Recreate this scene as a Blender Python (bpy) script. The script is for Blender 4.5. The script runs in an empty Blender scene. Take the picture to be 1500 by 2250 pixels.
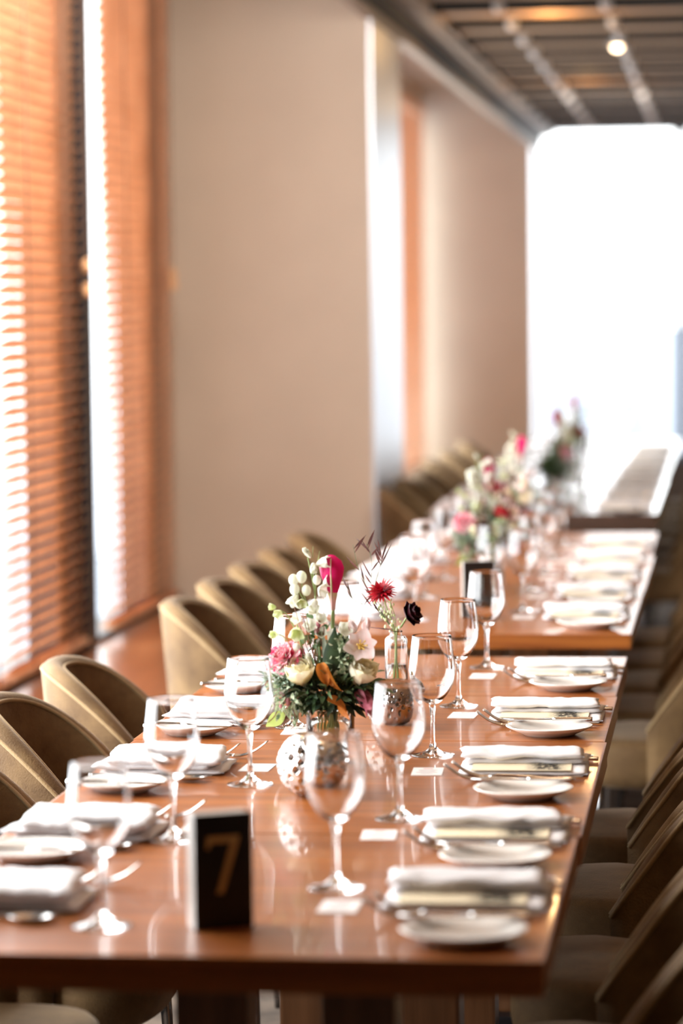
import bpy, bmesh, math, random
from mathutils import Vector, Matrix, noise

random.seed(7)
R = math.radians
PI = math.pi
scene = bpy.context.scene
C = scene.collection

# ------------------------------------------------------------------ camera
F_PX, CAM_Z = 6700.0, 1.54
dY = Vector((847 / F_PX, 460 / F_PX, -1)).normalized()
_c = (-0.012 * dY.x + dY.y) / -dY.z
dZ = Vector((-0.012, 1, _c)).normalized()
dX = dY.cross(dZ)
cam = bpy.data.cameras.new('camera')
cam_ob = bpy.data.objects.new('camera', cam)
C.objects.link(cam_ob)
M3 = Matrix((dX, dY, dZ))
cam_ob.matrix_world = Matrix.Translation((0, 0, CAM_Z)) @ M3.to_4x4()
cam.sensor_fit = 'VERTICAL'
cam.sensor_height = 36.0
cam.sensor_width = 24.0
cam.lens = 36.0 * F_PX / 2250.0
cam.clip_start = 0.05
cam.clip_end = 3000
cam.dof.use_dof = True
cam.dof.focus_distance = 5.60
cam.dof.aperture_fstop = 2.5
scene.camera = cam_ob

# ------------------------------------------------------------------ view, world, lights
scene.view_settings.view_transform = 'Standard'
scene.view_settings.look = 'None'
scene.view_settings.gamma = 1
scene.view_settings.use_curve_mapping = False
scene.view_settings.exposure = 0.3
scene.cycles.use_denoising = True
scene.cycles.max_bounces = 14
scene.cycles.diffuse_bounces = 5
scene.cycles.glossy_bounces = 6
scene.cycles.transmission_bounces = 14
scene.cycles.transparent_max_bounces = 16
scene.cycles.sample_clamp_indirect = 6.0
scene.cycles.caustics_refractive = True
scene.cycles.blur_glossy = 0.5

SKY = 5.0
world = bpy.data.worlds.new('sky')
scene.world = world
world.use_nodes = True
wt = world.node_tree
bg = wt.nodes['Background']
bg.inputs['Strength'].default_value = SKY
tc = wt.nodes.new('ShaderNodeTexCoord')
sx = wt.nodes.new('ShaderNodeSeparateXYZ')
mr = wt.nodes.new('ShaderNodeMapRange')
mr.inputs[1].default_value = -0.12
mr.inputs[2].default_value = 0.02
cr = wt.nodes.new('ShaderNodeValToRGB')
cr.color_ramp.elements[0].color = (0.30, 0.36, 0.46, 1)
cr.color_ramp.elements[1].color = (0.96, 0.99, 1.0, 1)
wt.links.new(tc.outputs['Generated'], sx.inputs[0])
wt.links.new(sx.outputs[2], mr.inputs[0])
wt.links.new(mr.outputs[0], cr.inputs[0])
wt.links.new(cr.outputs[0], bg.inputs['Color'])


def area(name, loc, rot, sx_, sy_, power, col=(1, 1, 1), portal=False, spread=180):
    l = bpy.data.lights.new(name, 'AREA')
    l.shape = 'RECTANGLE'
    l.size, l.size_y = sx_, sy_
    l.energy = power
    l.color = col
    l.spread = R(spread)
    if portal:
        l.cycles.is_portal = True
    o = bpy.data.objects.new(name, l)
    o.location = loc
    o.rotation_euler = rot
    C.objects.link(o)
    return o


# daylight through the windows: the long window wall and the far window
area('window_daylight', (-2.42, 8.15, 1.7), (0, R(-90), 0), 2.6, 8.6, 0, portal=True)
area('far_bay_daylight', (-2.42, 16.6, 1.7), (0, R(-90), 0), 2.6, 5.8, 0, portal=True)
area('far_bay_fill_daylight', (-2.25, 16.6, 1.7), (0, R(-90), 0), 2.4, 5.4, 60, (0.95, 0.98, 1.0))
area('far_window_daylight', (-0.1, 23.65, 1.7), (R(-90), 0, 0), 2.7, 2.4, 0, portal=True)
area('side_daylight', (-2.20, 6.0, 1.75), (0, R(-90), 0), 2.5, 4.4, 190, (0.95, 0.98, 1.0))
# added fill lights to brighten the pillars, with no fixture in the room
area('pillar_fill_light', (-0.95, 9.3, 2.80), (R(52), 0, 0), 2.0, 0.9, 95, (1.0, 0.94, 0.89))
area('pillar_fill_light', (-0.70, 19.0, 2.70), (R(35), 0, 0), 0.8, 0.4, 16, (1.0, 0.92, 0.84))

# ------------------------------------------------------------------ materials
MATS = {}


def new_mat(name):
    m = bpy.data.materials.new(name)
    m.use_nodes = True
    MATS[name] = m
    return m, m.node_tree, m.node_tree.nodes['Principled BSDF']


def pmat(name, col, rough=0.5, metal=0.0, spec=0.5, coat=0, sheen=0, sheen_tint=(1, 1, 1), noise_amt=0, noise_scale=20,
         bump=0, bump_scale=60, trans=0, sub=0):
    m, nt, b = new_mat(name)
    b.inputs['Base Color'].default_value = (*col, 1)
    b.inputs['Roughness'].default_value = rough
    b.inputs['Metallic'].default_value = metal
    b.inputs['Specular IOR Level'].default_value = spec
    b.inputs['Coat Weight'].default_value = coat
    b.inputs['Sheen Weight'].default_value = sheen
    b.inputs['Sheen Roughness'].default_value = 0.4
    b.inputs['Sheen Tint'].default_value = (*sheen_tint, 1)
    t = nt.nodes.new('ShaderNodeTexCoord')
    if noise_amt:
        n = nt.nodes.new('ShaderNodeTexNoise')
        n.inputs['Scale'].default_value = noise_scale
        n.inputs['Detail'].default_value = 4
        nt.links.new(t.outputs['Object'], n.inputs['Vector'])
        r = nt.nodes.new('ShaderNodeValToRGB')
        r.color_ramp.elements[0].position = 0.3
        r.color_ramp.elements[1].position = 0.7
        r.color_ramp.elements[0].color = (*[max(0, c * (1 - noise_amt)) for c in col], 1)
        r.color_ramp.elements[1].color = (*[min(1, c * (1 + noise_amt)) for c in col], 1)
        nt.links.new(n.outputs['Fac'], r.inputs[0])
        nt.links.new(r.outputs[0], b.inputs['Base Color'])
    if bump:
        n = nt.nodes.new('ShaderNodeTexNoise')
        n.inputs['Scale'].default_value = bump_scale
        nt.links.new(t.outputs['Object'], n.inputs['Vector'])
        bp = nt.nodes.new('ShaderNodeBump')
        bp.inputs['Strength'].default_value = bump
        bp.inputs['Distance'].default_value = 0.004
        nt.links.new(n.outputs['Fac'], bp.inputs['Height'])
        nt.links.new(bp.outputs[0], b.inputs['Normal'])
    return m


def leafmat(name, c1, c2=None, trans=0.35, scale=40, tcol=None, rough=0.5):
    """thin petal or leaf: diffuse with light passing through, two tones by noise"""
    m, nt, b = new_mat(name)
    c2 = c2 or c1
    t = nt.nodes.new('ShaderNodeTexCoord')
    n = nt.nodes.new('ShaderNodeTexNoise')
    n.inputs['Scale'].default_value = scale
    nt.links.new(t.outputs['Object'], n.inputs['Vector'])
    r = nt.nodes.new('ShaderNodeValToRGB')
    r.color_ramp.elements[0].position = 0.38
    r.color_ramp.elements[1].position = 0.62
    r.color_ramp.elements[0].color = (*c1, 1)
    r.color_ramp.elements[1].color = (*c2, 1)
    nt.links.new(n.outputs['Fac'], r.inputs[0])
    nt.links.new(r.outputs[0], b.inputs['Base Color'])
    b.inputs['Roughness'].default_value = rough
    b.inputs['Specular IOR Level'].default_value = 0.3
    tr = nt.nodes.new('ShaderNodeBsdfTranslucent')
    nt.links.new(r.outputs[0], tr.inputs[0])
    mx = nt.nodes.new('ShaderNodeMixShader')
    mx.inputs[0].default_value = trans
    nt.links.new(b.outputs[0], mx.inputs[1])
    nt.links.new(tr.outputs[0], mx.inputs[2])
    nt.links.new(mx.outputs[0], nt.nodes['Material Output'].inputs[0])
    return m


def wood_mat(name, dark, light, stretch=(1.2, 22, 22), rough=0.18, coat=0.6, coat_rough=0.06, scale=1.6):
    m, nt, b = new_mat(name)
    t = nt.nodes.new('ShaderNodeTexCoord')
    mp = nt.nodes.new('ShaderNodeMapping')
    mp.inputs['Scale'].default_value = stretch
    nt.links.new(t.outputs['Object'], mp.inputs['Vector'])
    n = nt.nodes.new('ShaderNodeTexNoise')
    n.inputs['Scale'].default_value = scale
    n.inputs['Detail'].default_value = 6
    n.inputs['Roughness'].default_value = 0.6
    n.inputs['Distortion'].default_value = 0.4
    nt.links.new(mp.outputs[0], n.inputs['Vector'])
    r = nt.nodes.new('ShaderNodeValToRGB')
    r.color_ramp.elements[0].position = 0.30
    r.color_ramp.elements[1].position = 0.72
    r.color_ramp.elements[0].color = (*dark, 1)
    r.color_ramp.elements[1].color = (*light, 1)
    nt.links.new(n.outputs['Fac'], r.inputs[0])
    nt.links.new(r.outputs[0], b.inputs['Base Color'])
    b.inputs['Roughness'].default_value = rough
    b.inputs['Coat Weight'].default_value = coat
    b.inputs['Coat Roughness'].default_value = coat_rough
    bp = nt.nodes.new('ShaderNodeBump')
    bp.inputs['Strength'].default_value = 0.04
    bp.inputs['Distance'].default_value = 0.002
    nt.links.new(n.outputs['Fac'], bp.inputs['Height'])
    nt.links.new(bp.outputs[0], b.inputs['Normal'])
    return m


TABLE = wood_mat('varnished_table_wood', (0.20, 0.050, 0.008), (0.42, 0.130, 0.020), rough=0.36, coat=0.25, coat_rough=0.05)
TABLE_FAR = wood_mat('dark_table_wood', (0.05, 0.025, 0.015), (0.10, 0.05, 0.03), rough=0.32, coat=0.8, coat_rough=0.08)
LEG_WOOD = wood_mat('pedestal_wood', (0.14, 0.055, 0.02), (0.26, 0.11, 0.045), stretch=(20, 20, 1.2), rough=0.3)
LEDGE = wood_mat('ledge_wood', (0.30, 0.11, 0.045), (0.46, 0.19, 0.08), stretch=(10, 1.2, 10), rough=0.3, coat=0.4, coat_rough=0.15)
CEIL_WOOD = wood_mat('ceiling_board', (0.50, 0.29, 0.15), (0.62, 0.37, 0.20), stretch=(1, 12, 12), rough=0.7, coat=0.0, coat_rough=0.3)
PLASTER = pmat('beige_plaster', (0.64, 0.51, 0.385), 0.85, noise_amt=0.035, noise_scale=3, bump=0.05)
WALLSIDE = pmat('brushed_metal_panel', (0.66, 0.68, 0.72), 0.38, metal=0.9)
TRIM = pmat('beige_trim', (0.50, 0.40, 0.30), 0.5, noise_amt=0.04, noise_scale=4)
SHADOWGAP = pmat('dark_recess', (0.03, 0.025, 0.02), 0.7, noise_amt=0.1, noise_scale=5)
RIGHTWALL = wood_mat('dark_panelling', (0.05, 0.03, 0.018), (0.10, 0.06, 0.035), stretch=(12, 12, 1), rough=0.5, coat=0)
CARPET = pmat('patterned_carpet', (0.12, 0.085, 0.06), 0.95, noise_amt=0.5, noise_scale=9, bump=0.3, bump_scale=300)
FRAME = pmat('dark_window_frame', (0.018, 0.016, 0.018), 0.4, metal=0.3, noise_amt=0.1)
FRAME_BLUE = pmat('blue_grey_window_frame', (0.10, 0.14, 0.20), 0.4, noise_amt=0.05)
STEEL = pmat('polished_cutlery_steel', (0.62, 0.60, 0.58), 0.14, metal=1.0, noise_amt=0.03, noise_scale=60)
CHROME = pmat('chair_leg_metal', (0.30, 0.30, 0.31), 0.22, metal=1.0, noise_amt=0.05)
CHINA = pmat('white_china', (0.88, 0.85, 0.80), 0.12, coat=0.4, noise_amt=0.015, noise_scale=8)
LINEN = pmat('white_linen', (0.86, 0.83, 0.83), 0.9, sheen=0.2, noise_amt=0.03, noise_scale=30, bump=0.25, bump_scale=500)
BLACK = pmat('black_sign', (0.012, 0.008, 0.006), 0.35, noise_amt=0.2, noise_scale=10)
GOLD = pmat('gold_numeral', (0.62, 0.42, 0.17), 0.45, metal=0.2, noise_amt=0.08)
SIGNSIDE = pmat('pale_sign_edge', (0.62, 0.56, 0.50), 0.35, noise_amt=0.04)
TASSEL = pmat('wooden_cord_bead', (0.90, 0.50, 0.24), 0.4, noise_amt=0.1)
CORD = pmat('blind_cord', (0.30, 0.16, 0.10), 0.8, noise_amt=0.1)
INK = pmat('grey_ink', (0.25, 0.22, 0.24), 0.8, noise_amt=0.1)
REDINK = pmat('red_ink', (0.65, 0.22, 0.20), 0.8, noise_amt=0.1)


def velvet(name, c1, c2):
    m, nt, b = new_mat(name)
    t = nt.nodes.new('ShaderNodeTexCoord')
    n = nt.nodes.new('ShaderNodeTexNoise')
    n.inputs['Scale'].default_value = 7
    n.inputs['Detail'].default_value = 7
    n.inputs['Roughness'].default_value = 0.65
    nt.links.new(t.outputs['Object'], n.inputs['Vector'])
    r = nt.nodes.new('ShaderNodeValToRGB')
    r.color_ramp.elements[0].position = 0.33
    r.color_ramp.elements[1].position = 0.66
    r.color_ramp.elements[0].color = (*c1, 1)
    r.color_ramp.elements[1].color = (*c2, 1)
    nt.links.new(n.outputs['Fac'], r.inputs[0])
    nt.links.new(r.outputs[0], b.inputs['Base Color'])
    b.inputs['Roughness'].default_value = 0.75
    b.inputs['Specular IOR Level'].default_value = 0.25
    b.inputs['Sheen Weight'].default_value = 0.30
    b.inputs['Sheen Roughness'].default_value = 0.35
    b.inputs['Sheen Tint'].default_value = (1.0, 0.80, 0.60, 1)
    n2 = nt.nodes.new('ShaderNodeTexNoise')
    n2.inputs['Scale'].default_value = 260
    nt.links.new(t.outputs['Object'], n2.inputs['Vector'])
    bp = nt.nodes.new('ShaderNodeBump')
    bp.inputs['Strength'].default_value = 0.5
    bp.inputs['Distance'].default_value = 0.002
    nt.links.new(n2.outputs['Fac'], bp.inputs['Height'])
    nt.links.new(bp.outputs[0], b.inputs['Normal'])
    return m


VELVET = velvet('olive_brown_velvet', (0.085, 0.045, 0.017), (0.20, 0.120, 0.050))
PIPING = velvet('velvet_piping', (0.26, 0.17, 0.08), (0.36, 0.25, 0.13))


def glass_mat(name, ior=1.45, col=(1, 1, 1), rough=0.0):
    m, nt, b = new_mat(name)
    b.inputs['Base Color'].default_value = (*col, 1)
    b.inputs['Roughness'].default_value = rough
    b.inputs['IOR'].default_value = ior
    b.inputs['Transmission Weight'].default_value = 1.0
    return m


GLASS = glass_mat('clear_glass', 1.46)
WATER = glass_mat('vase_water', 1.33, (0.93, 0.97, 0.92))


def pane_mat():
    m, nt, b = new_mat('window_glass')
    nt.nodes.remove(b)
    tr = nt.nodes.new('ShaderNodeBsdfTransparent')
    gl = nt.nodes.new('ShaderNodeBsdfGlossy')
    gl.inputs['Roughness'].default_value = 0.02
    fr = nt.nodes.new('ShaderNodeFresnel')
    fr.inputs['IOR'].default_value = 1.35
    mx = nt.nodes.new('ShaderNodeMixShader')
    nt.links.new(fr.outputs[0], mx.inputs[0])
    nt.links.new(tr.outputs[0], mx.inputs[1])
    nt.links.new(gl.outputs[0], mx.inputs[2])
    nt.links.new(mx.outputs[0], nt.nodes['Material Output'].inputs[0])
    return m


PANE = pane_mat()
SLAT = leafmat('orange_wood_slat', (0.80, 0.48, 0.27), (0.88, 0.57, 0.35), trans=0.34, scale=6, rough=0.35)


def card_mat():
    """cream card with a dark engraved drawing near one end"""
    m, nt, b = new_mat('cream_menu_card')
    t = nt.nodes.new('ShaderNodeTexCoord')
    n = nt.nodes.new('ShaderNodeTexNoise')
    n.inputs['Scale'].default_value = 14
    n.inputs['Detail'].default_value = 8
    n.inputs['Distortion'].default_value = 1.5
    nt.links.new(t.outputs['Generated'], n.inputs['Vector'])
    r = nt.nodes.new('ShaderNodeValToRGB')
    r.color_ramp.elements[0].position = 0.40
    r.color_ramp.elements[1].position = 0.46
    r.color_ramp.elements[0].color = (0, 0, 0, 1)
    r.color_ramp.elements[1].color = (1, 1, 1, 1)
    nt.links.new(n.outputs['Fac'], r.inputs[0])
    s = nt.nodes.new('ShaderNodeSeparateXYZ')
    nt.links.new(t.outputs['Generated'], s.inputs[0])
    g1 = nt.nodes.new('ShaderNodeMapRange')
    g1.inputs[1].default_value, g1.inputs[2].default_value = 0.52, 0.68
    g2 = nt.nodes.new('ShaderNodeMapRange')
    g2.inputs[1].default_value, g2.inputs[2].default_value = 0.97, 0.86
    g3 = nt.nodes.new('ShaderNodeMapRange')
    g3.inputs[1].default_value, g3.inputs[2].default_value = 0.02, 0.10
    nt.links.new(s.outputs[0], g1.inputs[0])
    nt.links.new(s.outputs[0], g2.inputs[0])
    nt.links.new(s.outputs[1], g3.inputs[0])
    prev = r.outputs[0]
    for g in (g1, g2, g3):
        mm = nt.nodes.new('ShaderNodeMath')
        mm.operation = 'MULTIPLY'
        nt.links.new(prev, mm.inputs[0])
        nt.links.new(g.outputs[0], mm.inputs[1])
        prev = mm.outputs[0]
    mix = nt.nodes.new('ShaderNodeMix')
    mix.data_type = 'RGBA'
    mix.inputs[6].default_value = (0.84, 0.73, 0.52, 1)
    mix.inputs[7].default_value = (0.02, 0.018, 0.018, 1)
    nt.links.new(prev, mix.inputs[0])
    nt.links.new(mix.outputs[2], b.inputs['Base Color'])
    b.inputs['Roughness'].default_value = 0.6
    b.inputs['Specular IOR Level'].default_value = 0.05
    return m


CARD = card_mat()
PAPER = pmat('place_card_paper', (0.85, 0.80, 0.76), 0.7, noise_amt=0.02, noise_scale=30)
SILVER = pmat('pierced_silver', (0.78, 0.76, 0.74), 0.20, metal=1.0, noise_amt=0.08, noise_scale=25)
HOLE_SHADE = pmat('hole_shade', (0.03, 0.022, 0.018), 0.5, noise_amt=0.1)  # dark colour paints the shade inside the pierced holes
BRONZE = pmat('dark_pierced_silver', (0.42, 0.38, 0.36), 0.16, metal=1.0, noise_amt=0.08, noise_scale=25)

# ------------------------------------------------------------------ helpers


def finish(bm, name, mat, parent=None, smooth=True, extra=()):
    bmesh.ops.recalc_face_normals(bm, faces=bm.faces)
    me = bpy.data.meshes.new(name)
    bm.to_mesh(me)
    bm.free()
    me.materials.append(mat)
    for e in extra:
        me.materials.append(e)
    if smooth:
        for p in me.polygons:
            p.use_smooth = True
    o = bpy.data.objects.new(name, me)
    C.objects.link(o)
    if parent:
        o.parent = parent
    return o


def tag(o, label, cat, group=None):
    o['label'] = label
    o['category'] = cat
    if group:
        o['group'] = group
    return o


def struct(o):
    o['kind'] = 'structure'
    return o


def thing(name, label, cat, loc=(0, 0, 0), rz=0, group=None):
    o = bpy.data.objects.new(name, None)
    o.empty_display_size = 0.05
    C.objects.link(o)
    o.location = loc
    o.rotation_euler = (0, 0, rz)
    return tag(o, label, cat, group)


def kids(o):
    return [x for x in C.objects if x.parent == o]


def dup(root, loc=None, rz=None, label=None, group=None, cache={}):
    if root.name not in cache:
        cache[root.name] = [(c, kids(c)) for c in kids(root)]
    r = root.copy()
    C.objects.link(r)
    if loc is not None:
        r.location = loc
    if rz is not None:
        r.rotation_euler = (0, 0, rz)
    if label:
        r['label'] = label
    if group:
        r['group'] = group
    for ch, gs in cache[root.name]:
        c = ch.copy()
        C.objects.link(c)
        c.parent = r
        for g in gs:
            d = g.copy()
            C.objects.link(d)
            d.parent = c
    return r


def box(bm, x0, x1, y0, y1, z0, z1, bevel=0):
    M = Matrix.Translation(((x0 + x1) / 2, (y0 + y1) / 2, (z0 + z1) / 2)) @ Matrix.Diagonal((x1 - x0, y1 - y0, z1 - z0, 1))
    r = bmesh.ops.create_cube(bm, size=1, matrix=M)
    if bevel:
        es = list({e for v in r['verts'] for e in v.link_edges})
        bmesh.ops.bevel(bm, geom=es, offset=bevel, segments=2, affect='EDGES', profile=0.7)


def boxo(name, mat, x0, x1, y0, y1, z0, z1, bevel=0, parent=None):
    bm = bmesh.new()
    box(bm, x0, x1, y0, y1, z0, z1, bevel)
    return finish(bm, name, mat, parent, smooth=False)


def lathe(bm, prof, seg=40, M=Matrix.Identity(4), closed=False):
    rings = []
    for r, z in prof:
        if r < 1e-6:
            rings.append([bm.verts.new(M @ Vector((0, 0, z)))])
        else:
            rings.append([bm.verts.new(M @ Vector((r * math.cos(2 * PI * i / seg), r * math.sin(2 * PI * i / seg), z))) for i in range(seg)])
    pairs = list(zip(rings, rings[1:]))
    if closed:
        pairs.append((rings[-1], rings[0]))
    for a, b in pairs:
        for i in range(seg):
            j = (i + 1) % seg
            if len(a) == 1 and len(b) == 1:
                continue
            if len(a) == 1:
                bm.faces.new((a[0], b[j], b[i]))
            elif len(b) == 1:
                bm.faces.new((a[i], a[j], b[0]))
            else:
                bm.faces.new((a[i], a[j], b[j], b[i]))


def spline(pts, n=6):
    P = [Vector(p) for p in pts]
    if len(P) < 3:
        return [P[0].lerp(P[-1], i / n) for i in range(n + 1)]
    out = []
    Q = [P[0] * 2 - P[1]] + P + [P[-1] * 2 - P[-2]]
    for k in range(1, len(Q) - 2):
        for i in range(n):
            t = i / n
            a, b, c, d = Q[k - 1], Q[k], Q[k + 1], Q[k + 2]
            out.append(0.5 * ((2 * b) + (c - a) * t + (2 * a - 5 * b + 4 * c - d) * t * t + (3 * b - a - 3 * c + d) * t ** 3))
    out.append(P[-1])
    return out


def tube(bm, pts, r0, r1=None, seg=8, n=6, flat=1.0, raw=False):
    r1 = r0 if r1 is None else r1
    P = [Vector(p) for p in pts] if raw else spline(pts, n)
    rings = []
    up = Vector((0, 0, 1))
    for i, p in enumerate(P):
        d = (P[min(i + 1, len(P) - 1)] - P[max(i - 1, 0)]).normalized()
        u = d.cross(up)
        if u.length < 1e-3:
            u = d.cross(Vector((0, 1, 0)))
        u.normalize()
        v = u.cross(d).normalized()
        t = i / (len(P) - 1)
        r = r0 + (r1 - r0) * t
        rings.append([bm.verts.new(p + u * math.cos(2 * PI * k / seg) * r + v * math.sin(2 * PI * k / seg) * r * flat) for k in range(seg)])
    for a, b in zip(rings, rings[1:]):
        for k in range(seg):
            j = (k + 1) % seg
            bm.faces.new((a[k], a[j], b[j], b[k]))
    bm.faces.new(rings[0])
    bm.faces.new(rings[-1])


def ball(bm, c, r, sub=2, s=(1, 1, 1), axis=None):
    M = Matrix.Translation(c)
    if axis is not None:
        M = M @ Vector((0, 0, 1)).rotation_difference(Vector(axis)).to_matrix().to_4x4()
    M = M @ Matrix.Diagonal((r * s[0], r * s[1], r * s[2], 1))
    bmesh.ops.create_icosphere(bm, subdivisions=sub, radius=1, matrix=M)


def orient(c, axis, roll=0):
    q = Vector((0, 0, 1)).rotation_difference(Vector(axis))
    return Matrix.Translation(c) @ q.to_matrix().to_4x4() @ Matrix.Rotation(roll, 4, 'Z')


def petal(bm, M, L, W, a0=0.0, curl=0.0, cup=0.3, n=6, m=4, ruffle=0, wp=0.7, broad=False):
    """petal grows from origin; a0 angle from the axis (z), bending by curl"""
    rows = []
    p = Vector((0, 0))
    ang = a0
    for i in range(n + 1):
        t = i / n
        w = W * (math.sin(PI * (0.06 + 0.94 * t) ** wp) ** 0.75 if t < 1 else 0.12)
        if broad:
            w = W * math.sqrt(0.04 + 0.96 * t) * math.sqrt(max(0.04, 1 - t ** 5))
        if i:
            ang = a0 + curl * t * t
            p = p + Vector((math.sin(ang), math.cos(ang))) * (L / n)
        row = []
        for j in range(m + 1):
            s = -1 + 2 * j / m
            inward = cup * w * s * s
            rf = ruffle * L * t * math.sin(s * 7 + t * 5)
            x = p.x - inward * math.cos(ang) + rf * math.cos(ang)
            z = p.y + inward * math.sin(ang) * 0.6 + rf * 0.3
            row.append(bm.verts.new(M @ Vector((x, s * w, z))))
        rows.append(row)
    for a, b in zip(rows, rows[1:]):
        for j in range(m):
            bm.faces.new((a[j], a[j + 1], b[j + 1], b[j]))


def leaf(bm, base, d, L, W, up=Vector((0, 0, 1)), fold=0.25, bend=0.3, n=5):
    d = Vector(d).normalized()
    u = d.cross(up)
    if u.length < 1e-3:
        u = Vector((1, 0, 0))
    u.normalize()
    v = u.cross(d).normalized()
    rows = []
    for i in range(n + 1):
        t = i / n
        w = W * math.sin(PI * min(0.97, (0.04 + 0.96 * t)) ** 0.85)
        c = Vector(base) + d * (L * t) - v * (bend * L * t * t)
        rows.append([bm.verts.new(c - u * w + v * (fold * w)), bm.verts.new(c), bm.verts.new(c + u * w + v * (fold * w))])
    for a, b in zip(rows, rows[1:]):
        for j in range(2):
            bm.faces.new((a[j], a[j + 1], b[j + 1], b[j]))


TZ = 0.75           # table height
XL, XR = -1.09, -0.222
XW = -2.30          # window wall
XP = -1.46          # front of the pillars
ZC = 2.87

# ------------------------------------------------------------------ room shell
bm = bmesh.new(); box(bm, -2.6, 3.6, -4.0, 23.8, -0.1, 0.0)
struct(finish(bm, 'floor', CARPET, smooth=False))
struct(boxo('wall_right', RIGHTWALL, 3.5, 3.6, -4, 23.8, 0, 3.2))
bm = bmesh.new()
box(bm, XW - 0.15, XW, -4.0, 22.95, 0.0, 0.33)
box(bm, XW - 0.15, XW, -4.0, 22.95, 3.02, 3.3)
box(bm, XW - 0.15, XW, -4.0, 3.75, 0.33, 3.02)
box(bm, XW - 0.15, XW - 0.01, 12.2, 12.55, 0.33, 3.02)  # jamb strip added to stop light leaking in beside the pillar
struct(finish(bm, 'wall_left', PLASTER, smooth=False))
struct(boxo('pillar_near_face', PLASTER, XW - 0.15, XP, 12.55, 13.66, 0, 3.3))['kind'] = 'structure'
bpy.data.objects['pillar_near_face'].name = 'pillar_near'
# brushed metal cladding on the pillars' table-side faces
struct(boxo('trim_1', WALLSIDE, XP, XP + 0.012, 12.56, 13.66, 0.0, ZC))
struct(boxo('pillar_far', PLASTER, XW - 0.15, XP, 22.95, 23.7, 0, 3.3))
struct(boxo('trim_2', WALLSIDE, XP, XP + 0.012, 22.97, 23.55, 0.0, 2.72))
# end wall with the tall window
bm = bmesh.new()
box(bm, 1.25, 3.6, 23.6, 23.8, 0, 3.3)
box(bm, XP, 1.25, 23.6, 23.8, 2.88, 3.3)
box(bm, XP, 1.25, 23.6, 23.8, 0, 0.35)
struct(finish(bm, 'wall_back', RIGHTWALL, smooth=False))
struct(boxo('wall_front', RIGHTWALL, -2.6, 3.6, -4.2, -4.0, 0, 3.3))
struct(boxo('ledge_window_sill', LEDGE, XW, -1.75, -4.0, 12.55, 0.285, 0.33, 0.004))
bpy.data.objects['ledge_window_sill'].name = 'window_sill'
struct(boxo('trim_3', SHADOWGAP, XW, -1.80, -4.0, 12.55, 0.0, 0.285))
struct(boxo('baseboard_left', SHADOWGAP, XP, XP + 0.015, 12.55, 13.66, 0.0, 0.12))

# ceiling: backing, dropped edge beam, cross boards with dark gaps
bm = bmesh.new()
box(bm, -1.46, 3.6, -4.2, 23.8, 3.08, 3.3)
box(bm, -2.6, -1.46, -4.2, 23.8, 3.25, 3.4)
struct(finish(bm, 'ceiling', SHADOWGAP, smooth=False))
struct(boxo('ceiling_recess', PLASTER, -2.45, -1.46, 13.66, 22.95, 3.2, 3.25))
bpy.data.objects['ceiling_recess'].name = 'ceiling_soffit'
y = 23.58
k = 0
boards = []
while y > 9.5:
    b = boxo('ceiling_board', CEIL_WOOD, -1.30, 3.5, y - 0.56, y, ZC, ZC + 0.05, 0.004)
    struct(b)
    struct(boxo('board_front_shade', SHADOWGAP, -1.30, 3.5, y - 0.585, y - 0.562, ZC - 0.028, ZC + 0.055))  # dark strip paints shade onto the front of each board
    boards.append(y)
    y -= 0.85
bm = bmesh.new()
box(bm, -1.46, 3.5, -4.0, y - 0.1, ZC, ZC + 0.05)
struct(finish(bm, 'ceiling_panel', CEIL_WOOD, smooth=False))
# side beam that runs from pillar to pillar, with small ledges
bm = bmesh.new()
box(bm, -1.46, -1.30, -4.0, 23.58, ZC - 0.03, 3.2)
struct(finish(bm, 'beam_left', TRIM, smooth=False))
bm = bmesh.new()
box(bm, -1.445, -1.40, -4.0, 23.58, ZC - 0.115, ZC - 0.03)
struct(finish(bm, 'trim_4', SHADOWGAP, smooth=False))
bm = bmesh.new()
box(bm, -1.47, -1.425, -4.0, 23.58, ZC - 0.15, ZC - 0.115)
box(bm, -1.47, -1.33, -4.0, 23.58, ZC - 0.05, ZC - 0.03)
struct(finish(bm, 'trim_5', TRIM, smooth=False))

# windows
def window_pane(name, x0, x1, y0, y1, z0, z1):
    return struct(boxo(name, PANE, x0, x1, y0, y1, z0, z1))


# single-surface glass so it stays clear
def pane_quad(name, pts):
    bm = bmesh.new()
    bm.faces.new([bm.verts.new(p) for p in pts])
    return struct(finish(bm, name, PANE, smooth=False))


pane_quad('window_1', [(XW - 0.10, 3.75, 0.33), (XW - 0.10, 12.55, 0.33), (XW - 0.10, 12.55, 3.02), (XW - 0.10, 3.75, 3.02)])
pane_quad('window_2', [(XW - 0.10, 13.66, 0.33), (XW - 0.10, 22.95, 0.33), (XW - 0.10, 22.95, 3.02), (XW - 0.10, 13.66, 3.02)])
pane_quad('window_3', [(XP, 23.7, 0.35), (1.25, 23.7, 0.35), (1.25, 23.7, 2.88), (XP, 23.7, 2.88)])
bm = bmesh.new()   # rounded frame of the end window
box(bm, XP, XP + 0.035, 23.56, 23.66, 0.35, 2.88, 0.005)
box(bm, -0.385, -0.31, 23.56, 23.66, 0.35, 2.88, 0.005)
box(bm, XP, 1.25, 23.56, 23.66, 2.865, 2.89, 0.003)
box(bm, XP, 1.25, 23.56, 23.66, 0.33, 0.38, 0.005)
for cx, sg in ((XP + 0.035, 1), (-0.385, -1)):
    rr = 0.05
    vs = [bm.verts.new((cx, 23.6, 2.866))]
    for i in range(9):
        a = PI / 2 * i / 8
        vs.append(bm.verts.new((cx + sg * rr * (1 - math.cos(a)), 23.6, 2.866 - rr * (1 - math.sin(a)))))
    bm.faces.new(vs)
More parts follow.
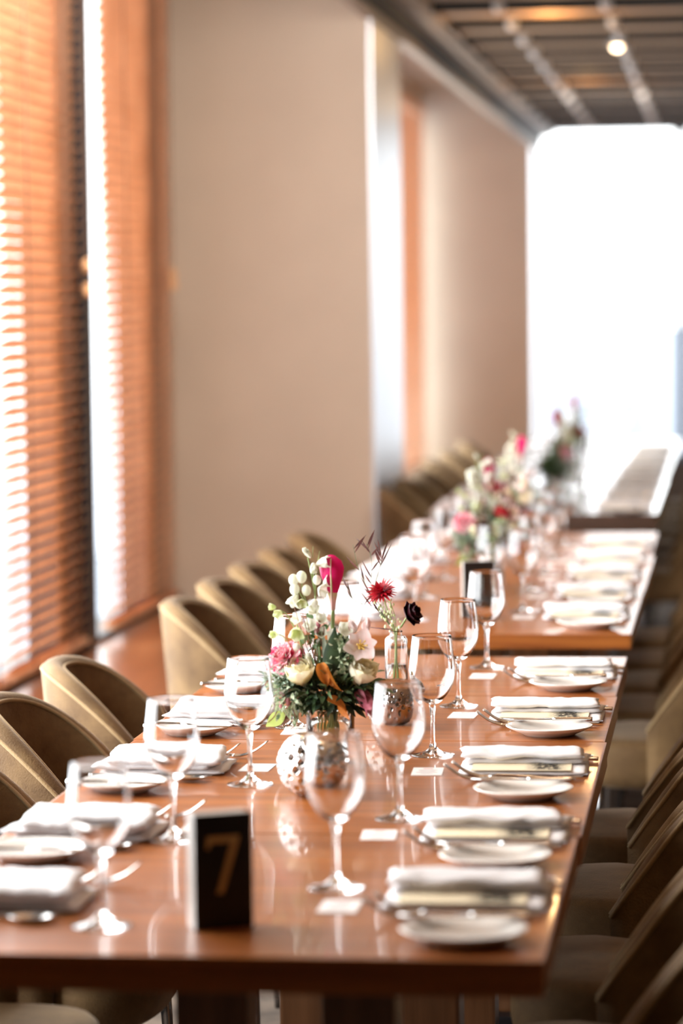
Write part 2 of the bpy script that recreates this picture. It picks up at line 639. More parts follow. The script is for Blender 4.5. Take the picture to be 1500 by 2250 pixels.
struct(finish(bm, 'window_frame', FRAME_BLUE, smooth=False))
# mullions and bottom rail of the blind-side windows
bm = bmesh.new()
for (a, b_) in ((10.22, 10.50), (11.86, 12.08), (7.4, 7.5), (5.6, 5.7)):  # first two set wide behind the slats to block their backlight
    box(bm, XW - 0.09, XW + 0.018, a, b_, 0.33, 3.02, 0.004)
box(bm, XW - 0.12, XW + 0.03, -4.0, 12.55, 0.33, 0.355, 0.004)
box(bm, XW - 0.06, XW + 0.06, 10.53, 10.68, 0.33, 3.02, 0.004)
struct(finish(bm, 'trim_6', FRAME, smooth=False))


def blind(y0, y1, tilt, label, x=XW + 0.05, z0=0.375, z1=3.0, pitch=0.043, w=0.050, nl=2, dirty=0):
    t = thing('wooden_blind', label, 'window blind', (x, (y0 + y1) / 2, z0), 0, 'wooden venetian blinds along the windows')
    bm = bmesh.new()
    hy = (y1 - y0) / 2
    n = int((z1 - z0 - 0.05) / pitch)
    for i in range(n):
        z = 0.03 + i * pitch
        M = Matrix.Translation((0, 0, z)) @ Matrix.Rotation(tilt + random.uniform(-0.02, 0.02), 4, 'Y')
        for sgn in (1,):
            vs = []
            for (px, pz) in ((-w / 2, 0), (-w / 6, 0.0022), (w / 6, 0.0022), (w / 2, 0)):
                vs.append([bm.verts.new(M @ Vector((px, -hy, pz))), bm.verts.new(M @ Vector((px, hy, pz)))])
            lo = []
            for (px, pz) in ((-w / 2, -0.0022), (-w / 6, 0), (w / 6, 0), (w / 2, -0.0022)):
                lo.append([bm.verts.new(M @ Vector((px, -hy, pz))), bm.verts.new(M @ Vector((px, hy, pz)))])
            for a, b_ in zip(vs, vs[1:]):
                bm.faces.new((a[0], b_[0], b_[1], a[1]))
            for a, b_ in zip(lo, lo[1:]):
                bm.faces.new((a[0], a[1], b_[1], b_[0]))
            bm.faces.new((vs[0][0], vs[0][1], lo[0][1], lo[0][0]))
            bm.faces.new((vs[-1][0], lo[-1][0], lo[-1][1], vs[-1][1]))
            for e in (0, 1):
                bm.faces.new([v[e] for v in vs] + [v[e] for v in reversed(lo)])
    finish(bm, 'slats', SLAT, t, smooth=False)
    bm = bmesh.new(); box(bm, -0.025, 0.025, -hy, hy, 0.0, 0.018, 0.003)
    finish(bm, 'bottom_rail', SLAT, t, smooth=False)
    bm = bmesh.new(); box(bm, -0.03, 0.03, -hy, hy, z1 - z0 - 0.05, z1 - z0, 0.003)
    finish(bm, 'head_rail', SLAT, t, smooth=False)
    for i in range(nl):
        yy = -hy + (i + 0.5) * 2 * hy / nl
        bm = bmesh.new()
        for xx in (-w / 2 - 0.002, w / 2 + 0.002):
            box(bm, xx - 0.0012, xx + 0.0012, yy - 0.006, yy + 0.006, 0.01, z1 - z0 - 0.05)
        finish(bm, 'ladder_tape', CORD, t, smooth=False)
    return t


blind(8.6, 9.29, R(-20), 'orange wood slat blind at the left edge of view, nearest the camera')
blind(9.33, 10.47, R(-45), 'orange wood slat blind ending at the dark window post')
blind(10.91, 12.26, R(-45), 'pale orange slat blind beside the broad beige pillar')
blind(19.6, 22.75, R(-57), 'orange slat blind in the far bay between the two pillars', nl=3)


def tassels(yc, zs, label, x=XW + 0.10):
    t = thing('blind_cord', label, 'blind cord', (x, yc, 0), 0, 'pull cords of the blinds')
    bm = bmesh.new()
    for i, z in enumerate(zs):
        tube(bm, [(0, i * 0.008, z), (0, i * 0.008, 2.95)], 0.0014, seg=5)
    finish(bm, 'cord', CORD, t)
    for i, z in enumerate(zs):
        bm = bmesh.new()
        lathe(bm, [(0, z + 0.022), (0.009, z + 0.017), (0.017, z), (0.018, z - 0.012), (0.014, z - 0.027), (0, z - 0.030)], 14, Matrix.Translation((0, i * 0.008, 0)))
        finish(bm, 'bead', TASSEL, t)


tassels(10.40, [1.70, 1.615], 'hanging cord with two amber beads beside the dark window post')
tassels(12.06, [1.685, 1.645], 'hanging cord with paired amber beads next to the beige pillar')

# ceiling lights
LAMP_ON = bpy.data.materials.new('lamp_glow')
LAMP_ON.use_nodes = True
_b = LAMP_ON.node_tree.nodes['Principled BSDF']
_b.inputs['Emission Color'].default_value = (1.0, 0.72, 0.45, 1)
_b.inputs['Emission Strength'].default_value = 14
_b.inputs['Base Color'].default_value = (0.9, 0.7, 0.5, 1)
LAMPRING = pmat('lamp_ring', (0.55, 0.45, 0.36), 0.4, metal=0.3, noise_amt=0.05)


def downlight(x, y, label, glow=8):
    t = thing('recessed_spotlight', label, 'ceiling light', (x, y, ZC - 0.035), 0, 'warm spotlights between the ceiling boards')
    bm = bmesh.new()
    lathe(bm, [(0.030, 0.10), (0.036, 0.0), (0.043, -0.004), (0.043, 0.10)], 24, closed=True)
    finish(bm, 'ring', LAMPRING, t)
    bm = bmesh.new()
    lathe(bm, [(0, -0.022), (0.018, -0.016), (0.027, 0.0), (0.028, 0.02), (0, 0.03)], 20)
    finish(bm, 'bulb', LAMP_ON, t)
    l = bpy.data.lights.new('spot_glow', 'SPOT')
    l.energy = glow
    l.color = (1.0, 0.70, 0.42)
    l.spot_size = R(110)
    l.spot_blend = 0.8
    l.shadow_soft_size = 0.03
    o = bpy.data.objects.new('spot_glow', l)
    C.objects.link(o)
    o.parent = t
    o.location = (0, 0, -0.05)
    return t


# gaps between boards are at y-0.60-0.25..y-0.60
downlight(-0.545, 15.52, 'small warm spotlight glowing in a ceiling gap, upper right')
for i, (x, y_) in enumerate(((-0.95, 9.2), (-0.95, 11.0), (-0.4, 4.9))):  # middle table pair added out of view as extra light on the pillar
    bmx = downlight(x, y_, ['added unseen warm spotlight above the middle table, nearer one', 'added unseen warm spotlight above the middle table, farther one',
                            'warm spotlight above the front table'][i], 7)
# bare point lights just under two boards, for the amber glow on them
for x, y_, nm in ((-0.80, 14.1, 'amber glow lamp at the ceiling boards at the top edge'), (-0.82, 18.25, 'faint amber lamp among the farther ceiling boards')):
    l = bpy.data.lights.new('board_glow', 'POINT')
    l.energy = 4.0
    l.color = (1.0, 0.6, 0.25)
    l.shadow_soft_size = 0.04
    o = bpy.data.objects.new('board_glow', l)
    C.objects.link(o)
    o.location = (x, y_, ZC - 0.12)
# small metal hangers in two rows along the boards
HANGER = pmat('ceiling_hanger', (0.95, 0.86, 0.78), 0.5, metal=0.0, noise_amt=0.03)  # pale colour paints in the light the metal catches
hang0 = None
for row, x in enumerate((-1.0, -0.525)):
    for i, yb in enumerate(boards):
        if yb < 13.4:
            continue
        if hang0 is None:
            bm = bmesh.new()
            lathe(bm, [(0, -0.030), (0.018, -0.024), (0.026, -0.006), (0.026, 0.020), (0, 0.020)], 16)
            hang0 = finish(bm, 'ceiling_bolt', HANGER)
            o = hang0
        else:
            o = hang0.copy(); C.objects.link(o)
        o.location = (x, yb - 0.61, ZC - 0.008)
        tag(o, 'small pale round bolt in the %s row under the brown ceiling boards' % ('left' if row == 0 else 'right'), 'ceiling bolt',
            'round bolts of the %s ceiling row' % ('left' if row == 0 else 'right'))

# ------------------------------------------------------------------ city outside
CITY = pmat('hazy_building', (0.30, 0.33, 0.38), 0.9, noise_amt=0.12, noise_scale=0.02)  # distance haze painted into the pale blue base colour
rc = random.Random(4)
n_c = 0
for i in range(26):
    yy = 480 + i * 17.0
    xx = (-1.44 + (i + 0.5) / 26 * 1.5) / 23 * yy + rc.uniform(-3, 3)
    w = rc.uniform(5, 16)
    h = yy * rc.uniform(0.012, 0.045)
    if i in (17, 18, 21):
        h = yy * rc.uniform(0.006, 0.010)
    bm = bmesh.new()
    box(bm, -w / 2, w / 2, -w / 2, w / 2, -120, 0)
    if rc.random() < 0.5:
        box(bm, -w / 5, w / 5, -w / 5, w / 5, 0, rc.uniform(1, 3))
    o = finish(bm, 'city_building', CITY, smooth=False)
    o.location = (xx, yy, CAM_Z - h)
    tag(o, 'hazy pale blue city building far beyond the tall end window', 'building', 'hazy city skyline beyond the end window')
bm = bmesh.new(); box(bm, -900, 900, 60, 1500, -122, -120)
struct(finish(bm, 'ground', CITY, smooth=False))

# ------------------------------------------------------------------ tables
ORD = ['nearest', 'second nearest', 'third nearest', 'fourth nearest', 'fifth nearest', 'sixth nearest', 'seventh nearest', 'eighth nearest',
       'ninth nearest', 'tenth nearest', 'eleventh nearest', 'twelfth nearest']


def table(y0, y1, label, mat=TABLE, xoff=0.0, th=0.046, x0=XL, x1=XR, legs=True):
    t = thing('dining_table', label, 'table', ((x0 + x1) / 2 + xoff, (y0 + y1) / 2, 0), 0, 'wooden tables pushed end to end')
    hx, hy = (x1 - x0) / 2, (y1 - y0) / 2 - 0.0012
    bm = bmesh.new(); box(bm, -hx, hx, -hy, hy, TZ - th, TZ, 0.0035)
    finish(bm, 'tabletop', mat, t, smooth=False)
    for sx_ in (-0.04, 0.16):
        bm = bmesh.new(); box(bm, sx_ - 0.05, sx_ + 0.05, -0.05, 0.05, 0.03, TZ - th, 0.006)
        finish(bm, 'leg', LEG_WOOD, t, smooth=False)
    bm = bmesh.new(); box(bm, -0.18, 0.30, -0.09, 0.09, 0.0, 0.03, 0.006)
    finish(bm, 'foot_plate', FRAME, t, smooth=False)
    return t


table(3.632, 4.503, 'glossy brown table at the front, holding the 7 sign')
table(4.503, 5.491, 'glossy brown table under the flowers, second from the front', xoff=0.004)
table(5.491, 6.136, 'glossy brown table behind the flowers, third from the front')
table(6.136, 6.831, 'glossy brown table ending at the open gap, fourth from the front', xoff=-0.003)
table(7.295, 8.40, 'brown table just behind the gap, first of the middle run', xoff=-0.009, th=0.036)
table(8.40, 9.574, 'brown table of the middle run, under its first flowers', xoff=-0.007, th=0.036)
table(9.574, 10.569, 'brown table closing the middle run, under pink topped flowers', xoff=-0.018, th=0.036)
table(11.536, 13.7, 'dark table starting the far run', TABLE_FAR, xoff=-0.045, th=0.07)
table(13.7, 15.8, 'dark table in the centre of the far run', TABLE_FAR, xoff=-0.05, th=0.07)
table(15.8, 17.85, 'dark table at the far end by the end window', TABLE_FAR, xoff=-0.055, th=0.07)

# ------------------------------------------------------------------ chairs


def chair(label, loc, rz, group):
    t = thing('velvet_chair', label, 'chair', loc, rz, group)
    # shell: +x looks at the table, x=0 is the table edge
    S = 40
    th = 0.05

    def plan(s):
        # returns centre point, outward normal, top z
        a = s * R(104)
        if abs(a) <= PI / 2:
            p = Vector((-0.085 - 0.20 * math.cos(a), 0.205 * math.sin(a)))
            nrm = Vector((-math.cos(a), math.sin(a))).normalized()
        else:
            ex = (abs(a) - PI / 2) / (R(104) - PI / 2)
            p = Vector((-0.085 + 0.085 * ex, math.copysign(0.205, a)))
            nrm = Vector((0, math.copysign(1, a)))
        tt = min(1, max(0, (0.0 - p.x) / 0.285))
        zt = 0.50 + 0.30 * (1 - (1 - tt) ** 1.5)
        return p, nrm, zt
    ZB = 0.36
    rings = []
    K = 9
    outer_edge, inner_edge = [], []
    for i in range(S + 1):
        s = -1 + 2 * i / S
        p, nrm, zt = plan(s)
        endt = min(1, min(i, S - i) / 2)
        h = th / 2 * (0.55 + 0.45 * endt)
        ring = []

        def off(z):
            return 0.08 * (z - 0.42) if z > 0.42 else 0.0
        prof = []
        for k in range(7):
            z = ZB + (zt - h - ZB) * k / 6
            prof.append((h, z))
        for k in range(1, K):
            a = PI * k / K
            prof.append((h * math.cos(a), zt - h + h * math.sin(a)))
        for k in range(7):
            z = (zt - h) + (ZB - (zt - h)) * k / 6
            prof.append((-h, z))
        for (d, z) in prof:
            q = p + nrm * (d + off(z))
            ring.append((q.x, q.y, z))
        q = p + nrm * (h * 0.93 + off(zt - h)); outer_edge.append((q.x, q.y, zt - h * 0.62))
        q = p + nrm * (-h * 0.93 + off(zt - h)); inner_edge.append((q.x, q.y, zt - h * 0.62))
        rings.append(ring)
    bm = bmesh.new()
    vr = [[bm.verts.new(v) for v in r_] for r_ in rings]
    for a, b_ in zip(vr, vr[1:]):
        for k in range(len(a)):
            j = (k + 1) % len(a)
            bm.faces.new((a[k], a[j], b_[j], b_[k]))
    bm.faces.new(vr[0]); bm.faces.new(vr[-1])
    finish(bm, 'backrest', VELVET, t)
    for e in (outer_edge, inner_edge):
        bm = bmesh.new()
        tube(bm, e, 0.0042, seg=6, raw=True)
        finish(bm, 'piping', PIPING, t)
    # seat cushion
    bm = bmesh.new()
    rows = []
    for (z, sh) in ((0.345, 0.90), (0.355, 0.97), (0.385, 1.0), (0.43, 1.0), (0.450, 0.98), (0.461, 0.93), (0.466, 0.82), (0.468, 0.5)):
        row = []
        for i in range(40):
            a = 2 * PI * i / 40
            c_, s_ = math.cos(a), math.sin(a)
            e = 0.55 if c_ > 0 else 0.8
            x = math.copysign(abs(c_) ** e, c_) * 0.205 * sh - 0.04
            y_ = math.copysign(abs(s_) ** 0.6, s_) * (0.218 if c_ > 0 else 0.185) * sh
            if c_ <= 0:
                y_ *= 0.97
            row.append(bm.verts.new((x, y_, z)))
        rows.append(row)
    for a, b_ in zip(rows, rows[1:]):
        for i in range(40):
            j = (i + 1) % 40
            bm.faces.new((a[i], a[j], b_[j], b_[i]))
    bm.faces.new(rows[0]); bm.faces.new(rows[-1])
    finish(bm, 'seat', VELVET, t)
    for sx_, sy_ in ((0.12, 0.17), (0.12, -0.17), (-0.20, 0.15), (-0.20, -0.15)):
        bm = bmesh.new()
        tube(bm, [(sx_ * 1.12, sy_ * 1.18, 0.0), (sx_, sy_, 0.35)], 0.007, 0.011, seg=12)
        finish(bm, 'leg', CHROME, t)
    return t


left_y = [3.85, 4.40, 5.08, 5.72, 6.36]
right_y = [3.80, 4.35, 4.98, 5.66, 6.30]
mid_y = [7.68, 8.22, 8.76, 9.32, 9.95]
far_y = [12.40, 13.05, 13.8, 14.7, 15.6, 16.6]
ch0 = chair('olive velvet tub chair, window side of the front table, nearest', (XL - 0.01, left_y[0], 0), 0, 'chairs on the window side of the front table')
for k, y_ in enumerate(left_y):
    if k:
        dup(ch0, (XL - 0.015 + random.uniform(-0.012, 0.012), y_, 0), random.uniform(-0.05, 0.05),
            'olive velvet tub chair, window side of the front table, %s' % ORD[k], 'chairs on the window side of the front table')
for k, y_ in enumerate(right_y):
    dup(ch0, (XR + 0.03 + random.uniform(-0.01, 0.01), y_, 0), PI + random.uniform(-0.05, 0.05),
        'shaded velvet tub chair, room side of the front table, %s' % ORD[k], 'chairs on the room side of the front table')
for k, y_ in enumerate(mid_y):
    dup(ch0, (XL - 0.015, y_, 0), random.uniform(-0.05, 0.05),
        'olive velvet tub chair, window side of the middle table, %s' % ORD[k], 'chairs on the window side of the middle table')
    dup(ch0, (XR + 0.03, y_, 0), PI + random.uniform(-0.05, 0.05),
        'shaded velvet tub chair, room side of the middle table, %s' % ORD[k], 'chairs on the room side of the middle table')
for k, y_ in enumerate(far_y):
    dup(ch0, (XL - (0.0 if k < 3 else 0.045), y_, 0), random.uniform(-0.05, 0.05),
        'olive velvet tub chair, window side of the far table, %s' % ORD[k], 'chairs on the window side of the far table')
    dup(ch0, (XR - 0.01, y_, 0), PI + random.uniform(-0.05, 0.05),
        'shaded velvet tub chair, room side of the far table, %s' % ORD[k], 'chairs on the room side of the far table')

# ------------------------------------------------------------------ tableware prototypes


def wine_glass(label, loc, group):
    t = thing('wine_glass', label, 'wine glass', loc, 0, group)
    bm = bmesh.new()
    outer = [(0.0, 0.0905), (0.006, 0.0915), (0.014, 0.0955), (0.024, 0.105), (0.033, 0.119), (0.0385, 0.133), (0.0408, 0.148), (0.0402, 0.162),
             (0.0382, 0.180), (0.0360, 0.198), (0.0345, 0.2125)]
    inner = [(0.0337, 0.2125), (0.0352, 0.198), (0.0374, 0.180), (0.0393, 0.162), (0.0399, 0.148), (0.0375, 0.1335), (0.0318, 0.1205),
             (0.0225, 0.1075), (0.012, 0.0995), (0.005, 0.0975), (0.0, 0.097)]
    so = [(p.x, p.z) for p in spline([(a, 0, b) for a, b in outer], 3)]
    si = [(p.x, p.z) for p in spline([(a, 0, b) for a, b in inner], 3)]
    so[0] = (0.0, so[0][1]); si[-1] = (0.0, si[-1][1])
    lathe(bm, so + [(0.0341, 0.2131)] + si, 48)
    finish(bm, 'bowl', GLASS, t)
    bm = bmesh.new()
    prof = [(0.0, 0.0902), (0.0062, 0.0902), (0.0052, 0.084), (0.0040, 0.074), (0.0036, 0.055), (0.0038, 0.036), (0.0046, 0.024), (0.0070, 0.0155), (0.0, 0.0155)]
    lathe(bm, prof, 24)
    finish(bm, 'stem', GLASS, t)
    bm = bmesh.new()
    prof = [(0, 0.0153), (0.0071, 0.0153), (0.011, 0.0105), (0.019, 0.0062), (0.030, 0.0035), (0.0375, 0.0026), (0.039, 0.0014), (0.0375, 0.0003), (0, 0.0003)]
    lathe(bm, prof, 48)
    finish(bm, 'foot', GLASS, t)
    return t


def bread_plate(label, loc, group):
    bm = bmesh.new()
    prof = [(0, 0.005), (0.040, 0.005), (0.052, 0.0065), (0.066, 0.0125), (0.0785, 0.0185), (0.0800, 0.0178), (0.0795, 0.0165), (0.066, 0.0095),
            (0.052, 0.0035), (0.047, 0.0), (0.043, 0.0), (0.041, 0.0022), (0, 0.0022)]
    lathe(bm, prof, 64)
    o = finish(bm, 'bread_plate', CHINA)
    o.location = loc
    return tag(o, label, 'plate', group)


def sheet(bm, x0, x1, y0, y1, z, th, nx=26, ny=14, wob=0.003, seed=0, rnd=1.0, slope=0.0, skew=0.0):
    """a soft folded cloth layer with rounded rims"""
    def P(i, j, top):
        u, v = i / nx, j / ny
        ex = min(1, min(u, 1 - u) * nx / 2)
        ey = min(1, min(v, 1 - v) * ny / 2.5)
        r = math.sqrt(max(0, 1 - (1 - ex) ** 2)) * math.sqrt(max(0, 1 - (1 - ey) ** 2))
        x = x0 + (x1 - x0) * u + skew * v * 0.02
        y_ = y0 + (y1 - y0) * v
        w = wob * (noise.noise(Vector((x * 22 + seed * 9.1, y_ * 14, seed))) + 0.5 * noise.noise(Vector((x * 60, y_ * 40, seed + 3))))
        zc = z + slope * v + w
        return (x + (w * 1.5), y_ + w * 1.3, max(zc + (th / 2 * r if top else -th / 2 * r), 0.0006))
    T = [[bm.verts.new(P(i, j, True)) for j in range(ny + 1)] for i in range(nx + 1)]
    B = [[(T[i][j] if i in (0, nx) or j in (0, ny) else bm.verts.new(P(i, j, False))) for j in range(ny + 1)] for i in range(nx + 1)]
    for i in range(nx):
        for j in range(ny):
            bm.faces.new((T[i][j], T[i + 1][j], T[i + 1][j + 1], T[i][j + 1]))
            try:
                bm.faces.new((B[i][j], B[i][j + 1], B[i + 1][j + 1], B[i + 1][j]))
            except ValueError:
                pass


def napkin(seed, puff=1.0):
    """local: +x to the guest, thick fold on the +y side, flat layer towards -y"""
    bm = bmesh.new()
    sheet(bm, -0.108, 0.110, -0.072, 0.085, 0.0045, 0.008, wob=0.0012, seed=seed)
    sheet(bm, -0.104, 0.106, 0.004, 0.088, 0.0135 * puff, 0.010 * puff, wob=0.0022, seed=seed + 1, skew=0.3)
    sheet(bm, -0.107, 0.103, 0.000, 0.086, 0.0235 * puff, 0.011 * puff, wob=0.0030, seed=seed + 2, slope=0.003, skew=-0.3)
    return finish(bm, 'linen_napkin', LINEN)


napkin_protos = [napkin(s * 5 + 1) for s in range(3)]


def napkin_left(seed):
    bm = bmesh.new()
    sheet(bm, -0.108, 0.105, -0.080, 0.085, 0.0050, 0.009, wob=0.0015, seed=seed)
    sheet(bm, -0.100, 0.108, -0.050, 0.088, 0.0150, 0.011, wob=0.0025, seed=seed + 1, skew=0.8)
    sheet(bm, -0.092, 0.108, -0.062, 0.092, 0.0290, 0.018, wob=0.0040, seed=seed + 2, slope=-0.004, skew=-0.8)
    return finish(bm, 'linen_napkin', LINEN)


napkin_lp = [napkin_left(s * 7 + 2) for s in range(3)]


def menu_card():
    bm = bmesh.new()
    box(bm, -0.082, 0.086, -0.056, 0.040, 0.0, 0.0012)
    return finish(bm, 'menu_card', CARD, smooth=False)


menu_p = menu_card()


def place_card():
    t = thing('place_card', 'x', 'place card')
    bm = bmesh.new()
    box(bm, -0.026, 0.026, -0.042, 0.042, 0.0, 0.0012)
    cd = finish(bm, 'card', PAPER, t, smooth=False)
    bm = bmesh.new()
    for i in range(4):
        w = (0.016, 0.013, 0.018, 0.010)[i]
        box(bm, -w, w, 0.012 - i * 0.013 - 0.001, 0.012 - i * 0.013 + 0.001, 0.0013, 0.0015)
    finish(bm, 'text_lines', INK, cd, smooth=False)
    bm = bmesh.new()
    box(bm, -0.008, 0.008, 0.026, 0.031, 0.0013, 0.0015)
    finish(bm, 'heading', REDINK, cd, smooth=False)
    return t


def strip(bm, pts, widths, th):
    """flat bar along pts (x,z), given half widths; th thickness"""
    rows = []
    for (x, z), w in zip(pts, widths):
        rows.append([bm.verts.new((x, -w, z)), bm.verts.new((x, w, z)), bm.verts.new((x, w * 0.8, z + th)), bm.verts.new((x, -w * 0.8, z + th))])
    for a, b_ in zip(rows, rows[1:]):
        for k in range(4):
            j = (k + 1) % 4
            bm.faces.new((a[k], a[j], b_[j], b_[k]))
    bm.faces.new(rows[0]); bm.faces.new(rows[-1])


def fork():
    t = thing('dinner_fork', 'x', 'fork')
    bm = bmesh.new()
    strip(bm, [(0.108, 0.004), (0.100, 0.004), (0.05, 0.003), (0.0, 0.006), (-0.035, 0.007), (-0.050, 0.004)], [0.005, 0.0085, 0.005, 0.003, 0.003, 0.010], 0.0022)
    finish(bm, 'handle', STEEL, t)
    bm = bmesh.new()
    for k in range(4):
        yy = (k - 1.5) * 0.0058
        tube(bm, [(-0.048, yy, 0.0050), (-0.065, yy, 0.0055), (-0.088, yy, 0.014), (-0.110, yy, 0.030)], 0.0019, 0.0012, seg=6)
    finish(bm, 'tines', STEEL, t)
    return t


def knife(L=0.215, name='dinner_knife'):
    t = thing(name, 'x', 'knife')
    bm = bmesh.new()
    tube(bm, [(L / 2, 0, 0.005), (L / 2 - 0.02, 0, 0.0055), (L * 0.05, 0, 0.005)], 0.0068, 0.0048, seg=12, flat=0.6)
    finish(bm, 'handle', STEEL, t)
    bm = bmesh.new()
    strip(bm, [(L * 0.05, 0.004), (-L * 0.1, 0.004), (-L * 0.36, 0.004), (-L * 0.5, 0.004)], [0.005, 0.0095, 0.0095, 0.002], 0.0016)
    finish(bm, 'blade', STEEL, t)
    return t


def spoon():
    t = thing('table_spoon', 'x', 'spoon')
    bm = bmesh.new()
    strip(bm, [(0.100, 0.004), (0.092, 0.004), (0.04, 0.003), (-0.01, 0.006), (-0.045, 0.006)], [0.004, 0.008, 0.005, 0.003, 0.003], 0.0022)
    finish(bm, 'handle', STEEL, t)
    bm = bmesh.new()
    M = Matrix.Translation((-0.072, 0, 0.009)) @ Matrix.Diagonal((0.031, 0.020, 1, 1))
    lathe(bm, [(0, -0.0075), (0.5, -0.006), (0.85, -0.003), (1.0, 0.0), (0.96, 0.0008), (0.8, -0.0018), (0.5, -0.0045), (0, -0.006)], 28, M)
    finish(bm, 'bowl', STEEL, t)
    return t


GL0 = PL0 = None
used = set()


def place_copy(proto, loc, rz, label, group, lift=0):
    """first call moves the prototype itself, then copies"""
    if proto.name not in used:
        used.add(proto.name)
        dup_cache_key = proto
        kids_now = [(c, kids(c)) for c in kids(proto)]
        dup.__defaults__[-1].setdefault(proto.name, kids_now)
        o = proto
        o.location = loc
        o.rotation_euler = (0, 0, rz)
        o['label'] = label
        o['group'] = group
        return o
    return dup(proto, loc, rz, label, group)


fork_p, knife_p, butter_p, spoon_p, pcard_p = fork(), knife(), knife(0.165, 'butter_knife'), spoon(), place_card()
glass_p = wine_glass('x', (0, 0, 0), 'x')
plate_p = bread_plate('x', (0, 0, 0), 'x')
for nk in napkin_protos + napkin_lp:
    tag(nk, 'x', 'napkin')
tag(menu_p, 'x', 'menu card')

rnd = random.Random(11)


def setting(side, run, k, yn, plate_y, glass, card=None, detail=2, dx=0.0, menu=True):
    """side 'R' room side or 'L' window side; yn = near edge of the napkin"""
    W = 'room side' if side == 'R' else 'window side'
    o_ = ORD[k]
    where = '%s of the %s table, %s' % (W, run, o_)
    gp = lambda what: '%s on the %s of the %s table' % (what, W, run)
    rz = 0 if side == 'R' else PI
    sg = 1 if side == 'R' else -1
    cx = (-0.346 if side == 'R' else -0.956) + dx
    jit = rnd.uniform(-0.03, 0.03)
    if side == 'R':
        cy = yn + 0.072
        place_copy(rnd.choice(napkin_protos), (cx, cy, TZ), rz + jit, 'folded white napkin holding a menu, ' + where, gp('white napkins'))
        if menu:
            place_copy(menu_p, (cx - 0.004, cy - 0.012, TZ + 0.0098), rz + jit, 'cream menu card tucked in the napkin, ' + where, gp('cream menu cards'))
    else:
        cy = yn + 0.088
        place_copy(napkin_lp[k % 3], (cx, cy, TZ), rz + jit, 'plump folded white napkin, ' + where, gp('white napkins'))
    px_ = (-0.328 if side == 'R' else -0.995) + dx
    if plate_y:
        place_copy(plate_p, (px_, plate_y, TZ), 0, 'small white bread plate, ' + where, gp('bread plates'))
        if detail > 1:
            place_copy(butter_p, (px_ - 0.005 * sg, plate_y + 0.050 * sg, TZ + 0.0175), rz + rnd.uniform(-0.04, 0.04),
                       'butter knife across the bread plate, ' + where, gp('butter knives'))
    if glass:
        place_copy(glass_p, (glass[0], glass[1], TZ), rnd.uniform(0, 6), 'clear wine glass, ' + where, gp('wine glasses'))
    if detail > 0:
        fy = cy - 0.098 * sg
        place_copy(fork_p, (cx - 0.003, fy, TZ), rz + rnd.uniform(-0.03, 0.03), 'steel fork beside the napkin, ' + where, gp('forks next to napkins'))
        if detail > 1:
            place_copy(fork_p, (cx - 0.028 * sg + 0.014, fy - 0.028 * sg, TZ), rz + rnd.uniform(-0.03, 0.03),
                       'steel fork beside the plate, ' + where, gp('forks next to plates'))
    if detail > 1:
        place_copy(knife_p, (cx + 0.015 * sg, cy + 0.108 * sg, TZ), rz + rnd.uniform(-0.02, 0.02), 'steel dinner knife, ' + where, gp('dinner knives'))
        place_copy(spoon_p, (cx + 0.012 * sg, cy + 0.140 * sg, TZ), rz + rnd.uniform(-0.02, 0.02), 'steel spoon, ' + where, gp('spoons'))
    if card:
        place_copy(pcard_p, (card[0], card[1], TZ), rz + rnd.uniform(-0.06, 0.06), 'small printed place card, ' + where, gp('place cards'))


FR = 'front'
setting('R', FR, 0, 3.925, 3.745, (-0.531, 4.077), (-0.510, 3.950))
setting('R', FR, 1, 4.425, 4.262, (-0.504, 4.641), (-0.520, 4.495))
setting('R', FR, 2, 5.072, 4.858, (-0.517, 5.310), (-0.508, 5.120))
setting('R', FR, 3, 5.730, 5.580, (-0.529, 5.971), (-0.508, 5.835))
setting('R', FR, 4, 6.395, 6.245, (-0.524, 6.616), (-0.520, 6.46))
setting('L', FR, 0, 3.872, 4.275, (-0.800, 3.805), None)
setting('L', FR, 1, 4.405, 4.890, (-0.822, 4.441), (-0.80, 4.55))
setting('L', FR, 2, 5.048, 5.555, (-0.789, 4.968), (-0.805, 5.15))
setting('L', FR, 3, 5.690, 6.18, (-0.813, 5.659), (-0.80, 5.60))
setting('L', FR, 4, 6.36, None, (-0.805, 6.35), None)
MD = 'middle'
for k, yb in enumerate((7.62, 8.18, 8.74, 9.30, 9.86)):
    setting('R', MD, k, yb, yb - 0.17, (-0.535 + rnd.uniform(-0.01, 0.01), yb + 0.22), (-0.515, yb + 0.08), detail=1, dx=-0.01)
    setting('L', MD, k, yb - 0.02, yb + 0.36 if k < 4 else None, (-0.80 + rnd.uniform(-0.015, 0.015), yb + 0.0), None, detail=1, dx=-0.01)
FA = 'far'
for k, yb in enumerate((11.75, 12.5, 13.3, 14.1, 14.9, 15.7, 16.6)):
    setting('R', FA, k, yb, yb - 0.17, (-0.58 + rnd.uniform(-0.01, 0.01), yb + 0.22), None, detail=0, dx=-0.05)
    setting('L', FA, k, yb, yb + 0.40, (-0.84 + rnd.uniform(-0.015, 0.015), yb), None, detail=0, dx=-0.05)
# extra glasses standing between settings on the middle and far tables
for i, (x, y_, run) in enumerate(((-0.62, 8.02, MD), (-0.60, 9.62, MD), (-0.70, 9.18, MD), (-0.68, 13.1, FA), (-0.66, 14.9, FA))):
    place_copy(glass_p, (x, y_, TZ), 0, 'clear wine glass in the centre line of the %s table, %s' % (run, ORD[[0, 2, 1, 0, 1][i]]), 'wine glasses along the centre line')

